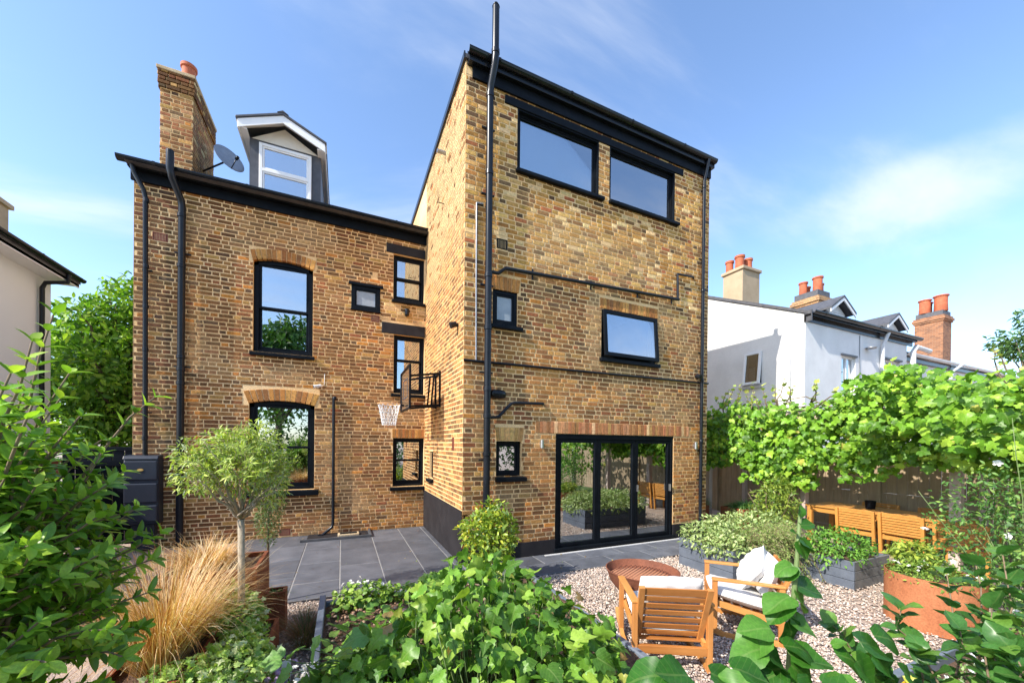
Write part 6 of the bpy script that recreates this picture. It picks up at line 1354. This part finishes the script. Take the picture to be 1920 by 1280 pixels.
build_leaves(rm, P_, D_, norm(N_), 0.026+0.026*PR.random(len(P_)), tints(len(P_), [(0.26, 0.36, 0.10), (0.36, 0.46, 0.14), (0.36, 0.31, 0.17), (0.17, 0.25, 0.07)]), T_NAR, M['leaf_small'], 0)
mi = root('mint', 'bright fresh green mint in the smaller timber planter', 'herb', (5.0, -2.6, 0.35))
crown(mi, [((4.82, -2.66, 0.42), (0.36, 0.40, 0.26)), ((5.25, -2.55, 0.42), (0.34, 0.40, 0.26))], 1700, (0.045, 0.075), [(0.13, 0.30, 0.04), (0.20, 0.40, 0.06), (0.09, 0.22, 0.035)], M['leaf_small'], T_EL4, out=0.6, up=0.8, jit=0.5, shell=0.6)
rp_ = root('planter_herbs', 'low mat of lime green herbs dotted with white flowers in the round planter', 'plant', (4.22, -3.85, 0.52))
crown(rp_, [((4.22, -3.85, 0.50), (0.40, 0.40, 0.10)), ((4.32, -3.72, 0.58), (0.26, 0.24, 0.12))], 2400, (0.025, 0.045), [(0.18, 0.30, 0.05), (0.30, 0.42, 0.07), (0.11, 0.21, 0.04)], M['leaf_small'], T_EL4, out=0.4, up=1.0, jit=0.5, shell=0.5)
crown(rp_, [((4.40, -3.62, 0.68), (0.26, 0.2, 0.12))], 500, (0.05, 0.075), [(0.36, 0.42, 0.06), (0.24, 0.34, 0.06)], M['leaf_small'], T_EL4, out=0.5, up=0.8, jit=0.5, shell=0.4)
M['petal'] = speckle('white_petal', (0.74, 0.72, 0.68), (0.84, 0.82, 0.78), 20, 0.7, 0.1)
M['petal_p'] = speckle('mauve_petal', (0.36, 0.24, 0.42), (0.5, 0.36, 0.55), 20, 0.7, 0.1)
def flower_mesh(name, r, layers, mat):
    mb = MB()
    for l in range(layers):
        for k in range(5):
            a = k*1.2566+l*0.6; rad = r*(1-0.25*l); ti = 0.15+0.35*l
            pts = [(0, 0, 0.005*l), (rad*0.5*math.cos(a-0.55), rad*0.5*math.sin(a-0.55), rad*ti*0.5), (rad*math.cos(a-0.3), rad*math.sin(a-0.3), rad*ti), (rad*math.cos(a+0.3), rad*math.sin(a+0.3), rad*ti), (rad*0.5*math.cos(a+0.55), rad*0.5*math.sin(a+0.55), rad*ti*0.5)]
            mb.add(pts, [(0, 1, 2, 3, 4)])
    me = bpy.data.meshes.new(name); me.from_pydata(mb.v, [], mb.f); me.materials.append(mat); return me
FLW = flower_mesh('flower', 1.0, 2, M['petal']); FLP = flower_mesh('flower', 1.0, 2, M['petal_p']); FLR = flower_mesh('flower', 1.0, 3, M['petal'])
def flowers(parent, pts, r, me, nrm=(0, 0, 1)):
    for p in pts:
        o = bpy.data.objects.new('flower', me); COL.objects.link(o); o.parent = parent; o.location = Vector(p)-parent.location
        q = Vector(nrm)+Vector(PR.normal(size=3)*0.4); o.rotation_mode = 'QUATERNION'; o.rotation_quaternion = q.to_track_quat('Z', 'Y'); s = r*(0.75+0.5*PR.random()); o.scale = (s, s, s)
flowers(rp_, [(4.22+0.38*math.cos(a)*q, -3.85+0.38*math.sin(a)*q, 0.60) for a, q in zip(PR.random(22)*6.28, PR.random(22)**0.5)], 0.017, FLW)

# --- rose
ro_ = root('rose_bush', 'tall rose bush with dark leaves and white blooms in front of the pale post', 'shrub', (4.6, -4.4, -0.03))
RB = [((4.75, -4.05, 0.95), (0.55, 0.42, 0.75)), ((4.95, -4.2, 1.4), (0.36, 0.26, 0.38)), ((4.4, -4.55, 0.7), (0.45, 0.35, 0.55)), ((3.9, -4.75, 0.45), (0.5, 0.3, 0.4))]
crown(ro_, RB, 3600, (0.04, 0.062), [(0.06, 0.15, 0.04), (0.09, 0.21, 0.05), (0.15, 0.29, 0.06), (0.24, 0.36, 0.08)], M['leaf_small'], T_EL4, out=0.5, up=0.6, jit=0.6, shell=0.25, w=[3, 3, 2, 1.4])
stems(ro_, [curve_path((4.6+PR.normal()*0.1, -4.4, 0), np.array(RB[k % 4][0])+PR.normal(size=3)*np.array([0.3, 0.25, 0.35]), 0.05, 6, 0.03) for k in range(26)], 0.008, 0.003, M['stem_green'], 'canes', 5)
fp = [ell_points(1, RB[k % 4][0], np.array(RB[k % 4][1])*1.0, 0.95)[0][0] for k in range(90)]; fp = [p for p in fp if (p-CAM)@np.array([0.5, 0.2, 0]) and p[0] < 4.95][:13]
flowers(ro_, fp, 0.034, FLR, (-0.6, -0.5, 0.7))

# --- shrub before the first post, ferns in the shady corner
bs = root('bay_shrub', 'loose yellow green shrub at the foot of the first pergola post', 'shrub', (6.3, -0.95, -0.03))
stems(bs, [curve_path((6.3, -0.95, 0), (6.3+PR.normal()*0.25, -0.95+PR.normal()*0.25, 1.0), 0.02, 5, 0.03) for k in range(9)], 0.012, 0.004, M['twig'], 'stems', 5)
crown(bs, [((6.3, -0.95, 0.72), (0.40, 0.42, 0.42)), ((6.35, -0.95, 1.05), (0.25, 0.28, 0.28))], 1300, (0.06, 0.10), [(0.22, 0.31, 0.05), (0.32, 0.40, 0.07), (0.14, 0.23, 0.05)], M['leaf_gloss'], T_EL4, singles=0, shell=0.3, jit=0.6)
f1 = root('fern', 'soft green fern in the rusty planter beside the ladder', 'fern', (6.42, 1.2, 0.37)); blades(f1, (6.42, 1.2, 0.36), 420, (0.2, 0.2), (0.3, 0.55), 0.5, [(0.06, 0.17, 0.03), (0.1, 0.24, 0.05)], 0.012)
f2 = root('strappy_plant', 'strappy green plant in the planter under the vine', 'plant', (7.4, 0.4, 0.37)); blades(f2, (7.4, 0.4, 0.36), 420, (0.35, 0.2), (0.25, 0.42), 0.8, [(0.08, 0.2, 0.05), (0.14, 0.28, 0.08)], 0.010)
sb = root('strawberry_patch', 'strawberry plants with small white flowers at the back corner of the raised bed', 'plant', (-1.45, -1.42, 0.18))
crown(sb, [((-1.5, -1.4, 0.27), (0.32, 0.17, 0.12)), ((-1.1, -1.45, 0.25), (0.2, 0.14, 0.09))], 460, (0.04, 0.065), [(0.22, 0.36, 0.06), (0.32, 0.46, 0.08), (0.14, 0.26, 0.05)], M['leaf'], T_RD, out=0.4, up=0.9, jit=0.4)
flowers(sb, [(-1.55+PR.normal()*0.16, -1.4+PR.normal()*0.08, 0.37+0.05*PR.random()) for k in range(16)], 0.02, FLW)
sf = root('lettuce', 'small pale green feathery plant at the back of the raised bed', 'plant', (-0.75, -1.4, 0.18)); crown(sf, [((-0.75, -1.42, 0.27), (0.2, 0.14, 0.12))], 260, (0.05, 0.09), [(0.26, 0.44, 0.08), (0.36, 0.54, 0.12)], M['leaf'], T_LO, out=0.5, up=0.7, jit=0.5)
gc = root('bed_seedlings', 'scattered low green seedlings on the open soil of the raised bed', 'plant', (-1.3, -2.2, 0.18))
pp = np.c_[-1.85+1.3*PR.random(150), -2.9+1.5*PR.random(150), np.full(150, 0.225)]; build_leaves(gc, pp, norm(PR.normal(size=(150, 3))*np.array([1, 1, 0.2])+[0, 0, 0.3]), norm(PR.normal(size=(150, 3))*0.3+[0, 0, 1]), 0.05+0.05*PR.random(150), tints(150, [(0.12, 0.26, 0.05), (0.2, 0.36, 0.07)]), T_RD, M['leaf'], 0)
fl = root('alyssum', 'mauve and white bedding flowers below the bed edging', 'flowers', (-2.05, -2.75, -0.03))
crown(fl, [((-2.05, -2.7, 0.08), (0.14, 0.3, 0.14))], 500, (0.02, 0.035), [(0.1, 0.2, 0.05), (0.16, 0.28, 0.07)], M['leaf_small'], T_EL4, up=0.9)
flowers(fl, [(-2.12+PR.normal()*0.04, -2.7+PR.normal()*0.12, 0.22+0.03*PR.random()) for k in range(40)], 0.022, FLP); flowers(fl, [(-1.99+PR.normal()*0.03, -2.75+PR.normal()*0.12, 0.23+0.03*PR.random()) for k in range(40)], 0.02, FLW)
t = thing('seed_packet', 'small white and orange seed packet stuck upright in the mauve flowers', 'packet', (-2.1, -2.5, 0.12), R(20)); MB().box((-0.03, -0.003, 0), (0.03, 0.003, 0.16)).build('card', M['white'], t); MB().box((-0.025, -0.0045, 0.02), (0.025, -0.0032, 0.06)).build('print', speckle('orange_print', (0.6, 0.22, 0.04), (0.7, 0.3, 0.06), 40, 0.6), t)
fl2 = root('white_alyssum', 'white bedding flowers in the bed at the lower right', 'flowers', (2.6, -4.75, 0.14))
crown(fl2, [((2.3, -4.65, 0.22), (0.6, 0.16, 0.1)), ((3.0, -4.7, 0.24), (0.5, 0.2, 0.12))], 1100, (0.025, 0.045), [(0.12, 0.24, 0.06), (0.2, 0.33, 0.09), (0.3, 0.4, 0.2)], M['leaf_small'], T_EL4, up=0.9)
flowers(fl2, [(2.5+PR.normal()*0.35, -4.68+PR.normal()*0.08, 0.34+0.03*PR.random()) for k in range(50)], 0.02, FLW)
yl = root('yellow_leaf_plant', 'low plant with bright yellow leaves by the grey edging', 'plant', (1.95, -4.6, 0.14)); crown(yl, [((1.95, -4.58, 0.24), (0.12, 0.1, 0.1))], 24, (0.07, 0.1), [(0.55, 0.40, 0.03), (0.4, 0.42, 0.05)], M['leaf'], T_RD, up=0.8)

# --- grapevine over the pergola
gv_ = root('grapevine', 'lush sunlit grapevine spreading over the pergola', 'vine', (6.9, -1.3, -0.03))
def box_pts(n, a, b): return np.asarray(a)+PR.random((n, 3))*(np.asarray(b)-np.asarray(a))
Pv = [box_pts(1300, (5.2, -8.2, 0.9), (7.2, -5.3, 2.9)), box_pts(3300, (6.35, -5.2, 1.70), (7.2, 1.5, 2.85)), box_pts(1500, (6.3, -5.2, 2.55), (8.6, 1.7, 2.95)), box_pts(1300, (5.5, -5.2, 2.1), (6.5, -2.4, 3.0)), box_pts(420, (6.5, -1.4, 1.15), (7.1, -0.1, 1.85)), box_pts(420, (4.7, -5.2, 1.9), (5.6, -3.5, 2.85)), box_pts(150, (6.5, -2.6, 1.25), (6.95, -1.9, 1.8)), box_pts(520, (6.4, -0.9, 1.40), (7.0, 1.3, 2.0)), box_pts(420, (6.4, -4.6, 1.62), (7.0, -1.2, 2.0))]
Pv = np.concatenate(Pv); yb = Pv[:, 1]
Pv[:, 2] -= np.where((Pv[:, 1] > -1.2) & (Pv[:, 2] > 2.2), 0.16, 0.0); wav = 0.16*np.sin(Pv[:, 1]*2.3+1)+0.10*np.sin(Pv[:, 1]*5.1+Pv[:, 0]*2); Pv[:, 2] += wav*np.where(Pv[:, 2] > 2.3, 1, 0.6)
n = len(Pv); outv = np.c_[np.where(Pv[:, 0] < 7.2, -1.0, 0.0), np.zeros(n), np.where(Pv[:, 2] > 2.5, 0.9, 0.25)]
N_ = norm(outv+np.array([-0.3, -0.25, 0.25])+PR.normal(size=(n, 3))*0.5); D_ = norm(np.array([-0.25, -0.1, -0.75])+PR.normal(size=(n, 3))*0.55)
build_leaves(gv_, Pv, D_, N_, 0.075+0.085*PR.random(n)**1.5, tints(n, [(0.13, 0.29, 0.022), (0.20, 0.39, 0.032), (0.31, 0.49, 0.05), (0.075, 0.185, 0.02), (0.42, 0.40, 0.08)], [3.4, 3, 1.8, 2.2, 0.3]), T_GR, M['leaf'], 300)
paths = [curve_path((6.98, -1.0+0.08*k, 0), (6.85, -1.2+0.3*k, 2.5), 0.0, 6, 0.03) for k in range(3)]+[curve_path((6.6+1.5*PR.random(), -5+6*PR.random(), 2.62), (6.2+1.5*PR.random(), -5+6*PR.random(), 2.9), 0.1, 6, 0.05) for k in range(14)]
# young shoots rising above the canopy
shoots = []; P_, D_, N_ = [], [], []
for k in range(30):
    b = np.array([6.3+PR.random()*0.9, -4.8+6.0*PR.random(), 2.75]); e = b+np.array([PR.normal()*0.15, PR.normal()*0.15, 0.25+0.35*PR.random()]); pth = curve_path(b, e, 0, 5, 0.02); shoots.append(pth); twig_leaves(pth, 5, 0.2, 1)
P_, D_, N_ = map(np.array, (P_, D_, N_)); build_leaves(gv_, P_, D_, N_, 0.06+0.05*PR.random(len(P_)), tints(len(P_), [(0.36, 0.48, 0.09), (0.46, 0.5, 0.14)]), T_GR, M['leaf'], 0, mass='young_leaves')
stems(gv_, paths+shoots, 0.016, 0.004, M['bark'], 'woody_stems', 6)

# --- trees
def tree(name, label, base, h, blobs, n, size, pal, r0, tpls=None, group=None):
    t = root(name, label, 'tree', base, group); bx_, by_, bz_ = base; c = np.mean([b[0] for b in blobs], axis=0)
    mb = MB(); L = t.location; top_ = (c[0], c[1], bz_+h*0.62); mb.tube([Vector(q)-L for q in curve_path(base, top_, 0, 6, 0.05)], [r0*(1-0.11*i) for i in range(6)], 10); mb.build('trunk', M['bark'], t, True)
    mb = MB()
    for k, (cc, rad) in enumerate(blobs):
        for j in range(3):
            s = np.array([bx_*0.5+c[0]*0.5, by_*0.5+c[1]*0.5, bz_+h*(0.28+0.1*j)]); mb.tube([Vector(q)-L for q in curve_path(s, np.array(cc)+rnd_dirs(1)[0]*np.array(rad)*0.6, 0.1, 5, 0.06)], [r0*0.4, r0*0.3, r0*0.22, r0*0.14, r0*0.06], 6)
    mb.build('limbs', M['bark'], t, True)
    crown(t, blobs, n, size, pal, M['leaf_tree'], tpls or T_EL4, out=0.6, up=0.6, jit=0.55, shell=0.55, mass='crown'); return t
def blobset(c, R_, k, br):
    d = rnd_dirs(k); return [(tuple(np.asarray(c)+d[i]*np.asarray(R_)*(0.55+0.35*PR.random())), tuple(np.asarray(br)*(0.7+0.6*PR.random()))) for i in range(k)]+[(tuple(c), tuple(np.asarray(R_)*0.6))]
TP = [(0.13, 0.28, 0.03), (0.22, 0.40, 0.045), (0.31, 0.48, 0.06), (0.08, 0.19, 0.025)]
tree('chestnut_tree', 'bright green chestnut tree between the cream house and the brick gable', (-7.6, 8.2, 0), 7.5, blobset((-7.3, 8.2, 3.7), (1.7, 1.5, 2.8), 32, (0.75, 0.75, 0.6)), 17000, (0.13, 0.22), TP, 0.2)
tree('garden_tree', 'tip of a leafy tree just showing above the vine at the right edge', (14.6, -2.75, 0), 6.2, blobset((14.7, -2.7, 4.9), (1.1, 0.85, 0.9), 9, (0.45, 0.45, 0.35)), 2400, (0.09, 0.15), [(0.07, 0.15, 0.05), (0.11, 0.21, 0.06)], 0.12)
# trees at the far end of the garden, behind the lens: seen in the window reflections
for k, (x, y, h) in enumerate(((-5.6, -17, 11.0), (-1.0, -22, 8), (6, -17, 7.5), (13, -20, 9))):
    tree('boundary_tree', ('broad dark tree at the far end of the garden mirrored in the sash windows', 'rounded dark tree beyond the garden end mirrored low in the panes', 'dark tree behind the lens mirrored in the folding door', 'dark tree behind the pergola end mirrored in the tower panes')[k], (x, y, 0), h, blobset((x, y, h*0.6), (2.6, 2.2, h*0.36), 14, (1.3, 1.3, 1.0)), 3800, (0.3, 0.5), [(0.04, 0.11, 0.025), (0.07, 0.17, 0.03)], 0.25, None, 'trees at the garden end')

hd = root('boundary_hedge', 'dark hedge along the far end of the garden mirrored low in the glass', 'hedge', (0, -15, 0))
crown(hd, [((x, -15+0.4*math.sin(x), 2.2), (1.5, 0.7, 2.3+0.4*math.sin(x*2.1))) for x in np.arange(-14, 19, 1.6)], 13000, (0.16, 0.28), [(0.04, 0.10, 0.025), (0.065, 0.15, 0.03), (0.09, 0.2, 0.04)], M['leaf_tree'], T_EL4, out=0.6, up=0.6, shell=0.6)

# --- fallen leaves on the paving and gravel
nl = 150; pl_ = np.r_[np.c_[PR.uniform(-3.2, -0.1, 60), PR.uniform(-0.5, 2.9, 60), np.full(60, 0.008)], np.c_[PR.uniform(0.2, 6, 90), PR.uniform(-4.2, -0.1, 90), np.full(90, 0.012)]]
build_leaves(None, pl_, norm(PR.normal(size=(nl, 3))*np.array([1, 1, 0.1])), norm(PR.normal(size=(nl, 3))*0.2+[0, 0, 1]), 0.02+0.03*PR.random(nl), tints(nl, [(0.30, 0.18, 0.07), (0.4, 0.28, 0.1), (0.2, 0.26, 0.06), (0.16, 0.09, 0.05)]), T_EL4, M['leaf_small'], 0, mass='fallen_leaves')
fo = bpy.data.objects['fallen_leaves']; fo['label'] = 'few dry leaves fallen on the paving and gravel'; fo['category'] = 'leaves'
